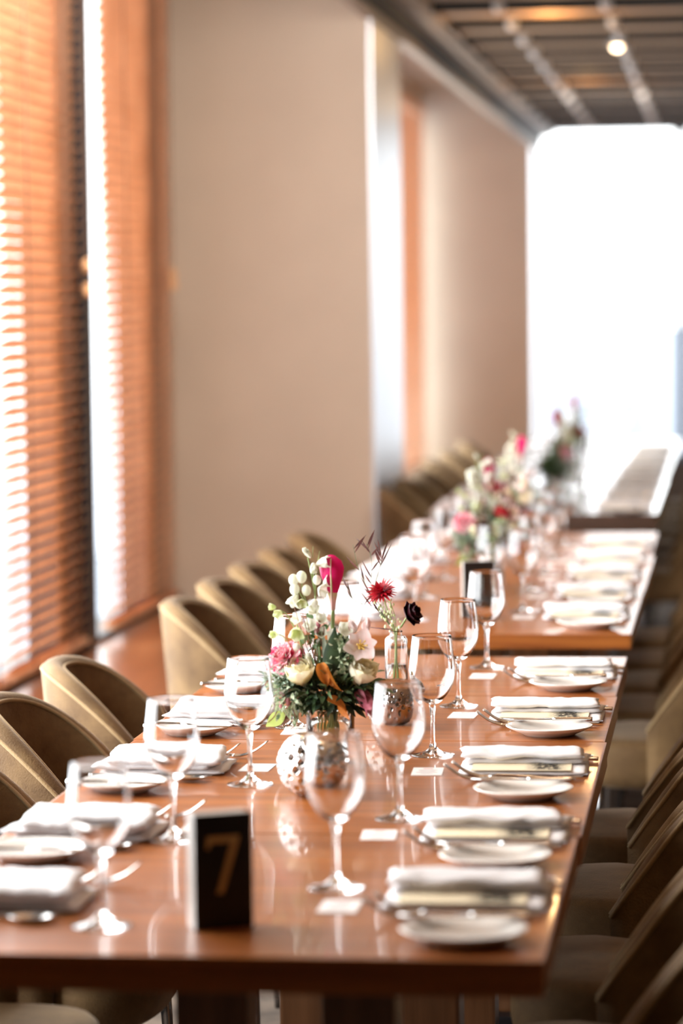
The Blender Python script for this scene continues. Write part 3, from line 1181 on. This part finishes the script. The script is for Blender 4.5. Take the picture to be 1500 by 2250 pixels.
# number sign
def number_sign(loc, rz, label, seven):
    t = thing('table_number_sign', label, 'table sign', loc, rz, 'dark upright table number signs')
    bm = bmesh.new(); box(bm, -0.038, 0.038, 0.0, 0.034, 0, 0.148, 0.002)
    finish(bm, 'sign_block', SIGNSIDE, t, smooth=False)
    bm = bmesh.new(); box(bm, -0.039, 0.039, -0.0022, -0.0002, 0, 0.149, 0.0006)
    fp = finish(bm, 'face_panel', BLACK, t, smooth=False)
    if seven:
        bm = bmesh.new()
        # numeral 7 as an extruded outline
        out = [(-0.0220, 0.120), (-0.0235, 0.104), (-0.0190, 0.104), (-0.0165, 0.1115), (0.0100, 0.1115), (-0.0095, 0.046), (-0.0010, 0.046), (0.0205, 0.114), (0.0215, 0.120)]
        f = [bm.verts.new((x, -0.0024, z)) for x, z in out]
        g = [bm.verts.new((x, -0.0032, z)) for x, z in out]
        bm.faces.new(list(reversed(f))); bm.faces.new(g)
        for i in range(len(out)):
            j = (i + 1) % len(out)
            bm.faces.new((f[i], f[j], g[j], g[i]))
        finish(bm, 'numeral', GOLD, fp, smooth=False)
    return t


number_sign((-0.640, 3.800, TZ), R(27), 'black upright table sign with a gold 7 at the front', True)
number_sign((-0.622, 7.62, TZ), R(14), 'dark upright table sign behind a wine glass on the middle table', False)


# pierced votives
def votive(label, loc, r, mat, seed):
    t = thing('pierced_votive', label, 'candle holder', loc, 0, 'pierced round votive holders')
    bm = bmesh.new()
    bmesh.ops.create_icosphere(bm, subdivisions=6, radius=1)
    N = 120
    pts = []
    rn = random.Random(seed)
    for i in range(N):
        z = 1 - 2 * (i + 0.5) / N
        a = i * 2.399963 + rn.uniform(-0.12, 0.12)
        q = math.sqrt(1 - z * z)
        pts.append((Vector((q * math.cos(a), q * math.sin(a), z)), rn.uniform(0.06, 0.11)))
    from mathutils import kdtree
    kd = kdtree.KDTree(N)
    for i, (p, _) in enumerate(pts):
        kd.insert(p, i)
    kd.balance()
    depth = {}
    for v in bm.verts:
        n_ = v.co.normalized()
        _, i, d = kd.find(n_)
        hr = pts[i][1]
        k = 1.0
        if n_.z > 0.90:
            k = 1.0 - (n_.z - 0.90) * 3.4
        elif d < hr:
            k -= 0.16
            depth[v.index] = 1
        elif d < hr * 1.5:
            k += 0.018 * math.cos((d - hr) / (hr * 0.5) * PI / 2)
        v.co = n_ * (r * k)
        v.co.z = max(v.co.z * 0.94, -r * 0.87)
        v.co.z += r * 0.87
    for f in bm.faces:
        if sum(1 for v in f.verts if v.index in depth) == 3:
            f.material_index = 1
    finish(bm, 'pierced_shell', mat, t, extra=(HOLE_SHADE,))
    bm = bmesh.new()
    lathe(bm, [(r * 0.42, r * 1.60), (r * 0.46, r * 1.64), (r * 0.42, r * 1.66), (r * 0.38, r * 1.63)], 30, closed=True)
    finish(bm, 'rim', mat, t)
    return t


votive('silver pierced ball votive in front of the flowers', (-0.668, 4.865, TZ), 0.059, SILVER, 3)
votive('dark silver pierced ball votive behind the right cream rose', (-0.625, 5.66, TZ), 0.053, BRONZE, 8)
votive('silver pierced ball votive among the middle table glasses', (-0.66, 8.02 + 0.25, TZ), 0.055, SILVER, 5)

# ------------------------------------------------------------------ flowers
CREAM = leafmat('cream_petal', (0.95, 0.87, 0.58), (0.96, 0.91, 0.74), 0.3, 30)
PINKW = leafmat('pink_streaked_petal', (0.82, 0.07, 0.20), (0.95, 0.72, 0.70), 0.3, 75)
BLUSH = leafmat('blush_white_petal', (0.90, 0.80, 0.78), (0.92, 0.70, 0.66), 0.35, 35)
WHITE = leafmat('white_petal', (0.90, 0.88, 0.80), (0.84, 0.86, 0.72), 0.35, 40)
GREENW = leafmat('green_white_bud', (0.72, 0.78, 0.42), (0.86, 0.87, 0.66), 0.3, 90)
MAGENTA = leafmat('magenta_spathe', (0.62, 0.008, 0.12), (0.75, 0.02, 0.19), 0.3, 18)
SPATHE_LOW = leafmat('pale_spathe_throat', (0.72, 0.46, 0.42), (0.62, 0.60, 0.34), 0.3, 40)
SCARLET = leafmat('scarlet_petal', (0.28, 0.003, 0.010), (0.45, 0.006, 0.018), 0.25, 80)
MAROON = leafmat('black_maroon_petal', (0.018, 0.004, 0.006), (0.05, 0.004, 0.010), 0.1, 60)
ORANGE = leafmat('orange_petal', (0.66, 0.24, 0.04), (0.48, 0.14, 0.02), 0.3, 50)
MAUVE = leafmat('mauve_petal', (0.42, 0.10, 0.14), (0.62, 0.26, 0.28), 0.3, 40)
YELLOW = leafmat('yellow_stamen', (0.80, 0.52, 0.08), (0.85, 0.60, 0.15), 0.2, 40)
DARKGREEN = leafmat('dark_green_leaf', (0.016, 0.030, 0.016), (0.045, 0.075, 0.030), 0.15, 35)
MIDGREEN = leafmat('mid_green_leaf', (0.06, 0.11, 0.04), (0.15, 0.21, 0.09), 0.25, 30)
GREYGREEN = leafmat('grey_green_leaf', (0.25, 0.32, 0.24), (0.42, 0.47, 0.36), 0.3, 30)
VARIEG = leafmat('cream_edged_leaf', (0.16, 0.24, 0.12), (0.62, 0.64, 0.44), 0.3, 160)
LIME = leafmat('lime_leaf', (0.45, 0.55, 0.14), (0.56, 0.64, 0.22), 0.4, 30)
STEM = leafmat('flower_stem', (0.26, 0.34, 0.12), (0.36, 0.44, 0.18), 0.1, 30)
REDTWIG = leafmat('red_twig', (0.20, 0.06, 0.04), (0.34, 0.14, 0.09), 0.1, 60)
DARKTWIG = leafmat('purple_brown_leaf', (0.035, 0.012, 0.012), (0.14, 0.05, 0.04), 0.2, 60)

FL = []   # (root, phrase, category)


def cm(x, y_, z):
    return Vector((x, y_, z)) * 0.01


def flower(name, phrase, cat):
    t = thing(name, phrase, cat)
    FL.append((t, phrase, cat))
    return t


def stem(t, top, base=None, r=0.0017, mid=None, mat=None):
    bm = bmesh.new()
    base = base or (random.uniform(-1.6, 1.6), random.uniform(-1.6, 1.6), 0.9)
    pts = [cm(*base)] + ([cm(*m_) for m_ in mid] if mid else [cm(base[0] * 0.6 + top[0] * 0.25, base[1] * 0.6 + top[1] * 0.25, 10.5)]) + [cm(*top)]
    tube(bm, pts, r * 1.1, r * 0.8, seg=7, n=5)
    return finish(bm, 'stem', mat or STEM, t)


def rose(name, phrase, c, axis, rad, mat, layers=((3, 10, .62), (4, 18, .8), (5, 30, .95), (6, 48, 1.0)), ruffle=0.02, curl=0.5, W=0.62, base=0.006, lf=0.0128):
    t = flower(name, phrase, 'flower')
    M = orient(cm(*c) - Vector(axis).normalized() * rad * base, axis)
    bm = bmesh.new()
    L = rad * lf
    ph = 0
    for n_, deg, sc in layers:
        ph += 0.7
        for i in range(n_):
            petal(bm, M @ Matrix.Rotation(ph + 2 * PI * i / n_, 4, 'Z'), L * sc * random.uniform(.92, 1.08), L * W * sc, R(deg) * random.uniform(.85, 1.15),
                  curl=R(deg) * curl, cup=0.55, ruffle=ruffle, n=8, m=8, broad=True)
    finish(bm, 'bloom', mat, t)
    stem(t, c)
    return t


rose('cream_rose', 'cream rose on the left', (-4.7, -3.4, 16.2), (-0.12, -0.42, 0.88), 2.9, CREAM, layers=((3, 6, .72), (4, 18, .85), (5, 32, .95), (6, 46, 1.0)), curl=-0.95, W=0.50, base=0.009, lf=0.0190, ruffle=0.015)
rose('cream_rose', 'cream rose on the right', (5.9, -3.2, 16.2), (0.45, -0.40, 0.78), 2.9, CREAM, layers=((3, 6, .72), (4, 18, .85), (5, 32, .95), (6, 46, 1.0)), curl=-0.95, W=0.52, base=0.0085, lf=0.0185, ruffle=0.015)
rose('pink_carnation', 'pink and white carnation at the left rim', (-8.0, -2.0, 19.2), (-0.5, -0.62, 0.5), 2.7, PINKW,
     layers=((6, 8, .7), (9, 24, .85), (11, 42, .95), (12, 62, 1.0), (12, 80, .95)), ruffle=0.09, W=0.42)

# blush alstroemeria
t = flower('blush_lily', 'open blush white lily with a yellow throat', 'flower')
M = orient(cm(5.9, -3.4, 20.8), (0.12, -0.93, 0.30))
bm = bmesh.new()
for i in range(6):
    petal(bm, M @ Matrix.Rotation(R(20) + i * PI / 3, 4, 'Z'), 0.037 if i % 2 else 0.033, 0.0145 if i % 2 else 0.011, R(48), curl=R(28), cup=0.25, n=8, m=6, wp=1.1)
finish(bm, 'petals', BLUSH, t)
bm = bmesh.new()
for i in range(6):
    a = i * PI / 3
    tube(bm, [M @ Vector((0, 0, 0.002)), M @ Vector((0.003 * math.cos(a), 0.003 * math.sin(a), 0.012)), M @ Vector((0.008 * math.cos(a) + 0.002, 0.008 * math.sin(a), 0.020))], 0.0009, seg=5)
    ball(bm, M @ Vector((0.008 * math.cos(a) + 0.002, 0.008 * math.sin(a), 0.020)), 0.0018, 1)
ball(bm, M @ Vector((0, 0, 0.004)), 0.006, 2)
finish(bm, 'stamens', YELLOW, t)
stem(t, (5.9, -2.8, 20.6))
# blush bud beside it
t = flower('blush_lily_bud', 'blush lily bud above the open lily', 'flower')
bm = bmesh.new()
for (c, ax) in (((4.6, -1.8, 23.2), (-0.3, -0.3, 1)), ((6.3, -1.2, 23.4), (0.3, 0.1, 1))):
    M = orient(cm(*c), ax)
    for i in range(4):
        petal(bm, M @ Matrix.Rotation(i * PI / 2 + .3, 4, 'Z'), 0.024, 0.008, R(14), curl=R(-10), cup=0.5, n=6, m=4)
finish(bm, 'petals', BLUSH, t)
stem(t, (5.2, -1.8, 23.2))

# calla lily: spathe as wrapped funnel
t = flower('calla_lily', 'tall magenta calla lily', 'flower')
bm = bmesh.new()
prof = [(27.0, .42), (28.5, .60), (30, .95), (31.5, 1.45), (33, 1.95), (34.3, 2.15), (35.4, 1.75), (36.0, .9)]
seg = 22
rows = []
for iz, (z, r_) in enumerate(prof):
    row = []
    for k in range(seg + 1):
        a = -PI * 1.0 + 2 * PI * 0.97 * k / seg
        opening = max(0, (z - 31) / 5.0)
        lift = opening * (math.cos(a) * 0.9)
        x = 0.9 + math.sin(a) * r_ - (z - 27) * 0.03
        y_ = -math.cos(a) * r_ * 0.75 - 1.2 + opening * 0.7
        row.append(bm.verts.new(cm(x, y_, z + lift * 0.6)))
    rows.append(row)
for iz, (a, b_) in enumerate(zip(rows, rows[1:])):
    for k in range(seg):
        f = bm.faces.new((a[k], a[k + 1], b_[k + 1], b_[k]))
        f.material_index = 0 if iz > 1 else 1
sp = finish(bm, 'spathe', MAGENTA, t, extra=(SPATHE_LOW,))
bm = bmesh.new()
tube(bm, [cm(0.85, -2.2, 27), cm(0.85, -2.95, 31), cm(0.80, -3.1, 34), cm(0.78, -2.6, 36)], 0.0022, 0.0006, seg=6)
finish(bm, 'midrib', SPATHE_LOW, sp)
stem(t, (0.9, -1.2, 27.4), (0.5, 0, 1), r=0.0040, mid=[(0.6, -1, 12), (0.7, -1.2, 22)])


def cupflower(bm, c, ax, L, W, n_=5, a0=25, curl=-10, cup=0.45):
    M = orient(cm(*c), ax)
    for i in range(n_):
        petal(bm, M @ Matrix.Rotation(2 * PI * i / n_ + c[0], 4, 'Z'), L, W, R(a0), curl=R(curl), cup=cup, n=6, m=6, ruffle=0.05, broad=True)


# tall white bell sprig
t = flower('white_bell_sprig', 'tall sprig of white bells and round buds', 'flower')
for c, ax, L, W, a0 in (((-2.9, -1, 36.0), (-.5, -.3, .8), .016, .007, 22), ((-3.6, -1.4, 36.6), (-.3, -.3, .9), .013, .006, 18), ((-2.4, -1.8, 35.2), (.1, -.5, -.8), .020, .009, 20),
                         ((-1.9, -1.6, 34.9), (1, -.35, .25), .028, .012, 26), ((-1.6, -1.8, 30.8), (.7, -.6, -.2), .022, .009, 45), ((-.8, -1.6, 31.6), (.8, -.4, .3), .020, .008, 40),
                         ((-5.2, -1.8, 29.8), (-.4, -.6, -.8), .026, .010, 32), ((-2.2, -1.4, 26.5), (-.1, -.7, .5), .020, .009, 45), ((-4.6, -1.6, 25.2), (-.5, -.7, .3), .020, .009, 40),
                         ((-1.4, -1.9, 25.0), (.3, -.7, .5), .018, .008, 45), ((-3.0, -1.0, 24.0), (0, -.9, .4), .020, .009, 48), ((-1.3, -1.5, 22.8), (.2, -.8, .4), .017, .008, 48)):
    bm = bmesh.new()
    cupflower(bm, c, ax, L, W, a0=a0)
    finish(bm, 'bell', WHITE, t)
for c, r_ in (((-5.9, -1.5, 32.2), .95), ((-4.5, -1.5, 32.7), 1.0), ((-5.7, -1.7, 30.6), .95), ((-1.8, -1.6, 32.2), .8), ((-3.7, -1.4, 30.4), .9), ((-2.2, -1.9, 28.2), .7), ((-1.6, -1.2, 21.4), .6), ((-3.4, -2.4, 19.0), 0.7), ((-5.4, -2.4, 20.6), .7)):
    bm = bmesh.new()
    ball(bm, cm(*c), r_ * 0.01, 3, (0.9, 0.9, 1.1))
    finish(bm, 'bud', WHITE, t)
bm = bmesh.new()
for pts in ([(-3.4, -1.2, 36), (-2.8, -1.2, 33), (-2.2, -1.2, 29.5)], [(-2.6, -1.4, 35), (-2.4, -1.2, 32), (-2.2, -1.2, 29.5)], [(-1.9, -1.5, 34.9), (-2.0, -1.4, 32), (-2.2, -1.2, 29.5)],
            [(-4.5, -1.5, 32), (-4.3, -1.3, 30), (-3.2, -1.2, 27)], [(-5.6, -1.5, 31.6), (-4.8, -1.3, 29.8), (-3.2, -1.2, 27)]):
    tube(bm, [cm(*p) for p in pts], 0.0010, 0.0013, seg=6)
tube(bm, [cm(-2.6, -1.0, 36), cm(-2.5, -1, 38)], 0.0010, 0.0003, seg=5)
tube(bm, [cm(-1.6, -1.4, 35.6), cm(-1.3, -1.4, 37.2)], 0.0008, 0.0003, seg=5)
finish(bm, 'stalks', STEM, t)
stem(t, (-2.2, -1.2, 29.5), (-0.8, 0.4, 1), r=0.002)

# green hellebore sprig on the left
t = flower('green_hellebore', 'pale green cup flowers leaning left', 'flower')
for c, ax, L, W, a0 in (((-8.2, -1.5, 26.8), (-.2, -.7, -.3), .017, .009, 40), ((-9.0, -1.5, 27.4), (-.8, -.5, .2), .014, .008, 30), ((-5.3, -2.6, 24.0), (0.1, -.8, -.5), .026, .013, 38),
                         ((-4.4, -2.2, 28.9), (.1, -.8, -.5), .018, .009, 40), ((-9.2, -1.5, 22.6), (-.2, -.9, .2), .014, .008, 40)):
    bm = bmesh.new()
    cupflower(bm, c, ax, L, W, a0=a0, cup=0.5)
    finish(bm, 'cup', GREENW, t)
bm = bmesh.new()
tube(bm, [cm(-8.4, -1.3, 27), cm(-6.8, -1.2, 25.6), cm(-4.4, -.8, 20), cm(-2.5, -.4, 12)], 0.0010, 0.0015, seg=6)
tube(bm, [cm(-5.3, -2.0, 24.6), cm(-4.6, -1.6, 20), cm(-3, -.8, 14)], 0.0011, seg=6)
tube(bm, [cm(-9.2, -1.2, 22.8), cm(-7.5, -1.2, 22), cm(-4.4, -.8, 17)], 0.0009, seg=6)
finish(bm, 'stalks', STEM, t)
stem(t, (-2.5, -.4, 12), (-1.2, .3, 1), mid=[(-2, -.2, 7)])

t = flower('white_blossom', 'small white blossom right of the calla stem', 'flower')
bm = bmesh.new()
cupflower(bm, (2.6, -1.8, 23.4), (.4, -.8, .35), .021, .010, a0=48)
cupflower(bm, (1.2, -2.0, 22.6), (-.3, -.9, .2), .016, .008, a0=50)
finish(bm, 'petals', WHITE, t)
stem(t, (2.4, -1.6, 23.2))

# dark broad leaves
t = flower('dark_broad_leaf', 'broad dark green leaf standing in the middle', 'leaf')
bm = bmesh.new()
leaf(bm, cm(0.6, -4.6, 14.6), (0.10, -0.02, 1), 0.098, 0.0165, up=Vector((0, -1, 0)), fold=-0.3, bend=0.05, n=12)
leaf(bm, cm(1.2, -2.6, 15.5), (0.28, 0.0, 1), 0.085, 0.013, up=Vector((0, -1, 0)), fold=-0.3, bend=0.15, n=10)
finish(bm, 'blade', DARKGREEN, t)
bm = bmesh.new()
leaf(bm, cm(0.4, -3.0, 15.2), (-0.16, 0.05, 1), 0.083, 0.006, up=Vector((0, -1, 0)), fold=0.3, bend=0.1, n=10)
finish(bm, 'pale_edge_leaf', GREYGREEN, t)
stem(t, (0.6, -3.2, 14.8))

# orange petals
t = flower('orange_calla', 'curled orange flower below the left rose', 'flower')
bm = bmesh.new()
for (c, ax, L, W, rl) in (((-0.9, -5.0, 18.2), (0.30, -0.2, -1), .042, .011, 0.3), ((0.4, -5.2, 17.6), (0.32, -0.1, -1), .048, .012, 2.0)):
    M = orient(cm(*c), ax, rl)
    petal(bm, M, L, W, R(4), curl=R(25), cup=0.8, n=9, m=5)
finish(bm, 'spathe', ORANGE, t)
stem(t, (-0.8, -4.6, 18.0))
t = flower('orange_calla', 'twisted orange flower hanging over the vase rim', 'flower')
bm = bmesh.new()
petal(bm, orient(cm(0.2, -5.6, 12.0), (1, -0.1, -0.25), 0.4), .040, .011, R(6), curl=R(40), cup=0.6, n=9, m=5)
petal(bm, orient(cm(2.4, -5.8, 11.2), (0.62, -0.1, -0.7), 2.2), .032, .010, R(4), curl=R(-30), cup=0.6, n=8, m=5)
finish(bm, 'spathe', ORANGE, t)
stem(t, (0.4, -5.2, 12.0), mid=[(0.2, -1.5, 8)])

t = flower('mauve_tulip', 'drooping mauve pink flower at the lower right', 'flower')
bm = bmesh.new()
for i in range(5):
    petal(bm, orient(cm(5.2, -3.2, 13.2), (0.62, -0.35, -0.65), i * 1.26), .052, .014, R(15), curl=R(14), cup=0.6, n=8, m=5)
finish(bm, 'petals', MAUVE, t)
stem(t, (5.0, -2.8, 13.0), mid=[(1.5, -.8, 9)])

# red twigs
t = flower('red_twig_branch', 'fine red twigs rising through the white bells', 'twig')
bm = bmesh.new()
rt = random.Random(3)
for i in range(9):
    bx = rt.uniform(-1.5, 0.5)
    top = (bx - rt.uniform(0.2, 5.0), -2.2 + rt.uniform(-.6, .6), rt.uniform(22, 30))
    tube(bm, [cm(bx * .4, -.5, 9.5), cm(bx * .8, -1.6, 14), cm((bx + top[0]) / 2 + rt.uniform(-.6, .6), -2, 19), cm(*top)], 0.0010, 0.0005, seg=5)
for (a, b_, c, d) in (((-4.8, -2.8, 12), (-7, -3, 13.5), (-8.2, -3, 11), (-7.4, -3.2, 9)), ((-5, -2.5, 14), (-8, -2.6, 12), (-9.2, -2.6, 9), (-10.5, -2.6, 7.6)), ((-4.4, -3.4, 13), (-6, -3.4, 10.5), (-5.4, -3.4, 8), (-6.5, -3.4, 6.5))):
    tube(bm, [cm(*a), cm(*b_), cm(*c), cm(*d)], 0.0011, 0.0006, seg=5)
finish(bm, 'twigs', REDTWIG, t)
for c in ((-1.6, -2, 24.6), (-1.9, -2.1, 23.4), (-7.6, -3, 12.0), (-8.1, -3, 10.8), (-6.9, -3, 11.2)):
    bm = bmesh.new()
    ball(bm, cm(*c), 0.006, 2, (0.7, 0.7, 1.3))
    finish(bm, 'bud', MAUVE, t)

# lime leaf
t = flower('lime_leaf', 'lime green leaf drooping low at the left', 'leaf')
bm = bmesh.new()
leaf(bm, cm(-7.6, -2.6, 9.2), (-0.78, -0.1, -0.52), 0.040, 0.0125, up=Vector((0.1, -1, 0.3)), fold=0.1, bend=0.15, n=8)
finish(bm, 'blade', LIME, t)
bm = bmesh.new()
tube(bm, [cm(-2.2, -1.2, 11), cm(-5, -2.2, 11.4), cm(-7.6, -2.6, 9.2)], 0.0009, seg=6)
finish(bm, 'stem', STEM, t)

# foliage: dense body, uncountable
def foliage(name, label, mat, centre, radii, n_, L, W, seed, up=0.3, mats=()):
    rf = random.Random(seed)
    bm = bmesh.new()
    for i in range(n_):
        d = Vector((rf.gauss(0, 1), rf.gauss(0, 1), rf.gauss(0, 1))).normalized()
        rr = rf.uniform(0.35, 1.0)
        p = Vector((centre[0] + d.x * radii[0] * rr, centre[1] + d.y * radii[1] * rr, centre[2] + d.z * radii[2] * rr)) * 0.01
        dd = (d + Vector((rf.uniform(-.6, .6), rf.uniform(-.6, .6), up + rf.uniform(-.4, .4)))).normalized()
        leaf(bm, p, dd, L * rf.uniform(.6, 1.25), W * rf.uniform(.7, 1.2), up=Vector((rf.uniform(-1, 1), rf.uniform(-1, 1), rf.uniform(0, 1))), bend=rf.uniform(0, .6), n=4)
    o = finish(bm, name, mat)
    o['kind'] = 'stuff'
    o['label'] = label
    o['category'] = 'foliage'
    FL.append((o, label, 'foliage'))
    return o


foliage('foliage', 'dense dark green foliage filling the vase mouth', DARKGREEN, (0, 0, 12.6), (8.0, 5.0, 3.2), 520, 0.026, 0.0048, 1, up=0.1)
foliage('foliage', 'mid green leaves spread between the blooms', MIDGREEN, (0.3, -0.5, 14.0), (8.6, 4.8, 4.4), 300, 0.024, 0.0045, 2)
foliage('foliage', 'grey green feathery leaves at the left side', GREYGREEN, (-7.2, -1, 15.5), (3.8, 3.4, 4.2), 230, 0.014, 0.0030, 3)
foliage('foliage', 'cream edged small leaves around the calla stem', VARIEG, (2.6, -2.4, 18.6), (2.6, 2.6, 4.0), 150, 0.016, 0.0045, 4)
foliage('foliage', 'cream edged small leaves under the carnation', VARIEG, (-6.6, -2.6, 12.6), (3.4, 2.6, 4.8), 120, 0.016, 0.0038, 5, up=-0.3)
foliage('foliage', 'green leaves behind the white bells', MIDGREEN, (-1.4, 0.4, 22.0), (3.2, 2.0, 4.0), 46, 0.020, 0.0065, 6)
NFRONT = len(FL)


def centre_vase(label, loc):
    t = thing('flower_vase', label, 'vase', loc, 0, 'glass cylinder vases of the flower centrepieces')
    bm = bmesh.new()
    lathe(bm, [(0, 0.0005), (0.040, 0.0005), (0.042, 0.003), (0.042, 0.097), (0.0425, 0.098), (0.0415, 0.099), (0.0395, 0.097), (0.0395, 0.008), (0, 0.007)], 48)
    finish(bm, 'glass_cylinder', GLASS, t)
    bm = bmesh.new()
    lathe(bm, [(0, 0.0085), (0.0388, 0.0085), (0.0388, 0.070), (0, 0.070)], 40)
    finish(bm, 'water', WATER, t)
    return t


V0 = (-0.684, 5.20, TZ)
va = centre_vase('clear glass cylinder vase of flowers on the front table', V0)
for o, ph, cat in FL[:NFRONT]:
    o.location = V0
    o['label'] = ph + ', front table bouquet'
    o['group'] = 'flowers of the front table bouquet'
runs = [((-0.675, 8.52, TZ), R(35), 'first middle table bouquet', 'middle table, nearer'), ((-0.665, 9.95, TZ), R(-50), 'second middle table bouquet', 'middle table, farther'),
        ((-0.70, 12.45, TZ), R(120), 'first far table bouquet', 'far table, nearer'), ((-0.70, 14.35, TZ), R(-100), 'second far table bouquet', 'far table, farther')]
for loc, rz, nm, vl in runs:
    dup(va, loc, 0, 'clear glass cylinder vase of flowers on the %s one' % vl)
    for o, ph, cat in FL[:NFRONT]:
        dup(o, loc, rz, '%s, %s' % (ph, nm), 'flowers of the %s' % nm)

# bud vase with three stems
BUD = []
t = thing('bud_vase', 'small clear glass bud vase behind the pierced ball, front table', 'vase', (-0.640, 5.86, TZ), 0, 'small glass bud vases')
bm = bmesh.new()
lathe(bm, [(0, 0.0005), (0.020, 0.0005), (0.022, 0.003), (0.0222, 0.138), (0.0215, 0.146), (0.018, 0.151), (0.012, 0.1535), (0.0118, 0.159), (0.013, 0.161), (0.0118, 0.1622),
           (0.0100, 0.160), (0.0100, 0.152), (0.0165, 0.149), (0.0195, 0.145), (0.0203, 0.137), (0.0202, 0.008), (0, 0.007)], 36)
finish(bm, 'glass_bottle', GLASS, t)
bm = bmesh.new()
lathe(bm, [(0, 0.0085), (0.0196, 0.0085), (0.0196, 0.095), (0, 0.095)], 30)
finish(bm, 'water', WATER, t)
bud0 = t
FL2 = []


def flower2(name, phrase, cat):
    t = thing(name, phrase, cat)
    FL2.append((t, phrase))
    return t


t = flower2('scarlet_scabiosa', 'scarlet shaggy flower in the bud vase', 'flower')
bm = bmesh.new()
Mx = orient(cm(-2.6, -.4, 23.6), (-0.25, -0.45, 0.85))
for n_, dg, L in ((8, 8, .016), (12, 26, .023), (16, 46, .028), (20, 66, .032), (22, 88, .033)):
    for i in range(n_):
        petal(bm, Mx @ Matrix.Rotation(2 * PI * i / n_ + dg + random.uniform(-.1, .1), 4, 'Z'), L * random.uniform(.85, 1.15), 0.0036, R(dg), curl=R(15), cup=0.5, n=4, m=2)
finish(bm, 'bloom', SCARLET, t)
bm = bmesh.new()
tube(bm, [cm(-2.5, -.3, 23.4), cm(-1.6, 0, 20), cm(-0.3, 0, 15.5), cm(0.5, 0, 1.2)], 0.0014, seg=7)
finish(bm, 'stem', STEM, t)

t = flower2('black_ranunculus', 'near black maroon ranunculus leaning right of the bud vase', 'flower')
Mx = orient(cm(2.3, -.3, 19.2), (0.75, -0.35, 0.35))
bm = bmesh.new()
for n_, dg, sc in ((3, 8, .7), (5, 22, .85), (6, 38, 1.0), (7, 58, 1.05), (7, 80, 1.0)):
    for i in range(n_):
        petal(bm, Mx @ Matrix.Rotation(2 * PI * i / n_ + dg, 4, 'Z'), .029 * sc, .017 * sc, R(dg), curl=R(-30), cup=0.5, n=6, m=5, ruffle=0.04)
finish(bm, 'bloom', MAROON, t)
bm = bmesh.new()
tube(bm, [cm(2.3, -.3, 19.0), cm(1.0, 0, 17.0), cm(0.1, 0, 15.4), cm(-.6, 0, 1.2)], 0.0022, 0.0017, seg=8)
finish(bm, 'stem', STEM, t)

t = flower2('waxflower_sprig', 'tiny pale yellow green bells below the scarlet flower', 'flower')
bm = bmesh.new()
rw = random.Random(5)
bm2 = bmesh.new()
for (x0, z0, x1, z1, n_) in ((-0.2, 16.2, -4.4, 23.0, 26), (0.0, 16.2, -1.2, 22.4, 22)):
    tube(bm2, [cm(0, 0, 1.2), cm(0.0, 0, 15.5), cm((x0 + x1) / 2 + .3, -.2, (z0 + z1) / 2), cm(x1, -.3, z1)], 0.0009, 0.0005, seg=5)
    for i in range(n_):
        tt = i / n_
        cx_, cz_ = x0 + (x1 - x0) * tt, z0 + (z1 - z0) * tt
        sp_ = 1.0 * (1 - tt) + .35
        ball(bm, cm(cx_ + rw.uniform(-sp_, sp_), rw.uniform(-.9, .3), cz_ + rw.uniform(-.4, .4)), rw.uniform(.0014, .0030), 1, (1, 1, 1.4))
finish(bm, 'bells', GREENW, t)
finish(bm2, 'stem', STEM, t)

t = flower2('dark_feathery_sprig', 'thin purple brown sprig arching up left from the bud vase', 'twig')
bm = bmesh.new()
bm2 = bmesh.new()
rw = random.Random(9)
for pts in ([(0, 0, 15.5), (-3.6, -.2, 21), (-7.0, -.3, 28), (-8.2, -.3, 33)], [(-1.2, 0, 17.5), (-4.5, -.2, 23), (-4.6, -.2, 30), (-5.6, -.2, 33.2)], [(-4.4, -.2, 24), (-3.0, -.2, 28.6), (-2.6, -.2, 30.5)],
            [(0, 0, 15.5), (-3.9, -.2, 20.5), (-8.0, -.2, 22.0), (-9.5, -.2, 25)]):
    P = spline([cm(*p) for p in pts], 6)
    tube(bm2, P, 0.0007, 0.0004, seg=5, raw=True)
    for i in range(5, len(P)):
        if rw.random() < 0.42:
            sgn = rw.choice((-1, 1))
            leaf(bm, P[i], (sgn * rw.uniform(.2, .7), rw.uniform(-.3, .3), rw.uniform(.6, 1)), rw.uniform(.022, .040), .0018, up=Vector((0, -1, 0)), fold=.1, n=4)
finish(bm, 'leaflets', DARKTWIG, t)
bm = bmesh.new()
leaf(bm, cm(-3.0, -.2, 28.6), (0.5, 0, 1), .05, .0016, up=Vector((0, -1, 0)), fold=.1, n=5)
finish(bm, 'long_leaf', DARKTWIG, t)
bm = bmesh.new()
leaf(bm, cm(-.2, 0, 16.4), (-1, 0, .06), .055, .0014, up=Vector((0, -1, 0)), fold=.1, n=5)
finish(bm, 'long_leaf', DARKTWIG, t)
finish(bm2, 'stem', MIDGREEN, t)

for o, ph in FL2:
    o.location = bud0.location
    o['label'] = ph + ', front table'
    o['group'] = 'stems in the front bud vase'
for loc, rz, nm in (((-0.62, 8.06, TZ), R(160), 'middle table, nearest bud vase'), ((-0.70, 9.28, TZ), R(60), 'middle table, farther bud vase'), ((-0.66, 13.2, TZ), R(200), 'far table bud vase')):
    dup(bud0, loc, 0, 'small clear glass bud vase, %s' % nm.replace(' bud vase', ''))
    for o, ph in FL2:
        dup(o, loc, rz, '%s, %s' % (ph, nm), 'stems in the %s' % nm)
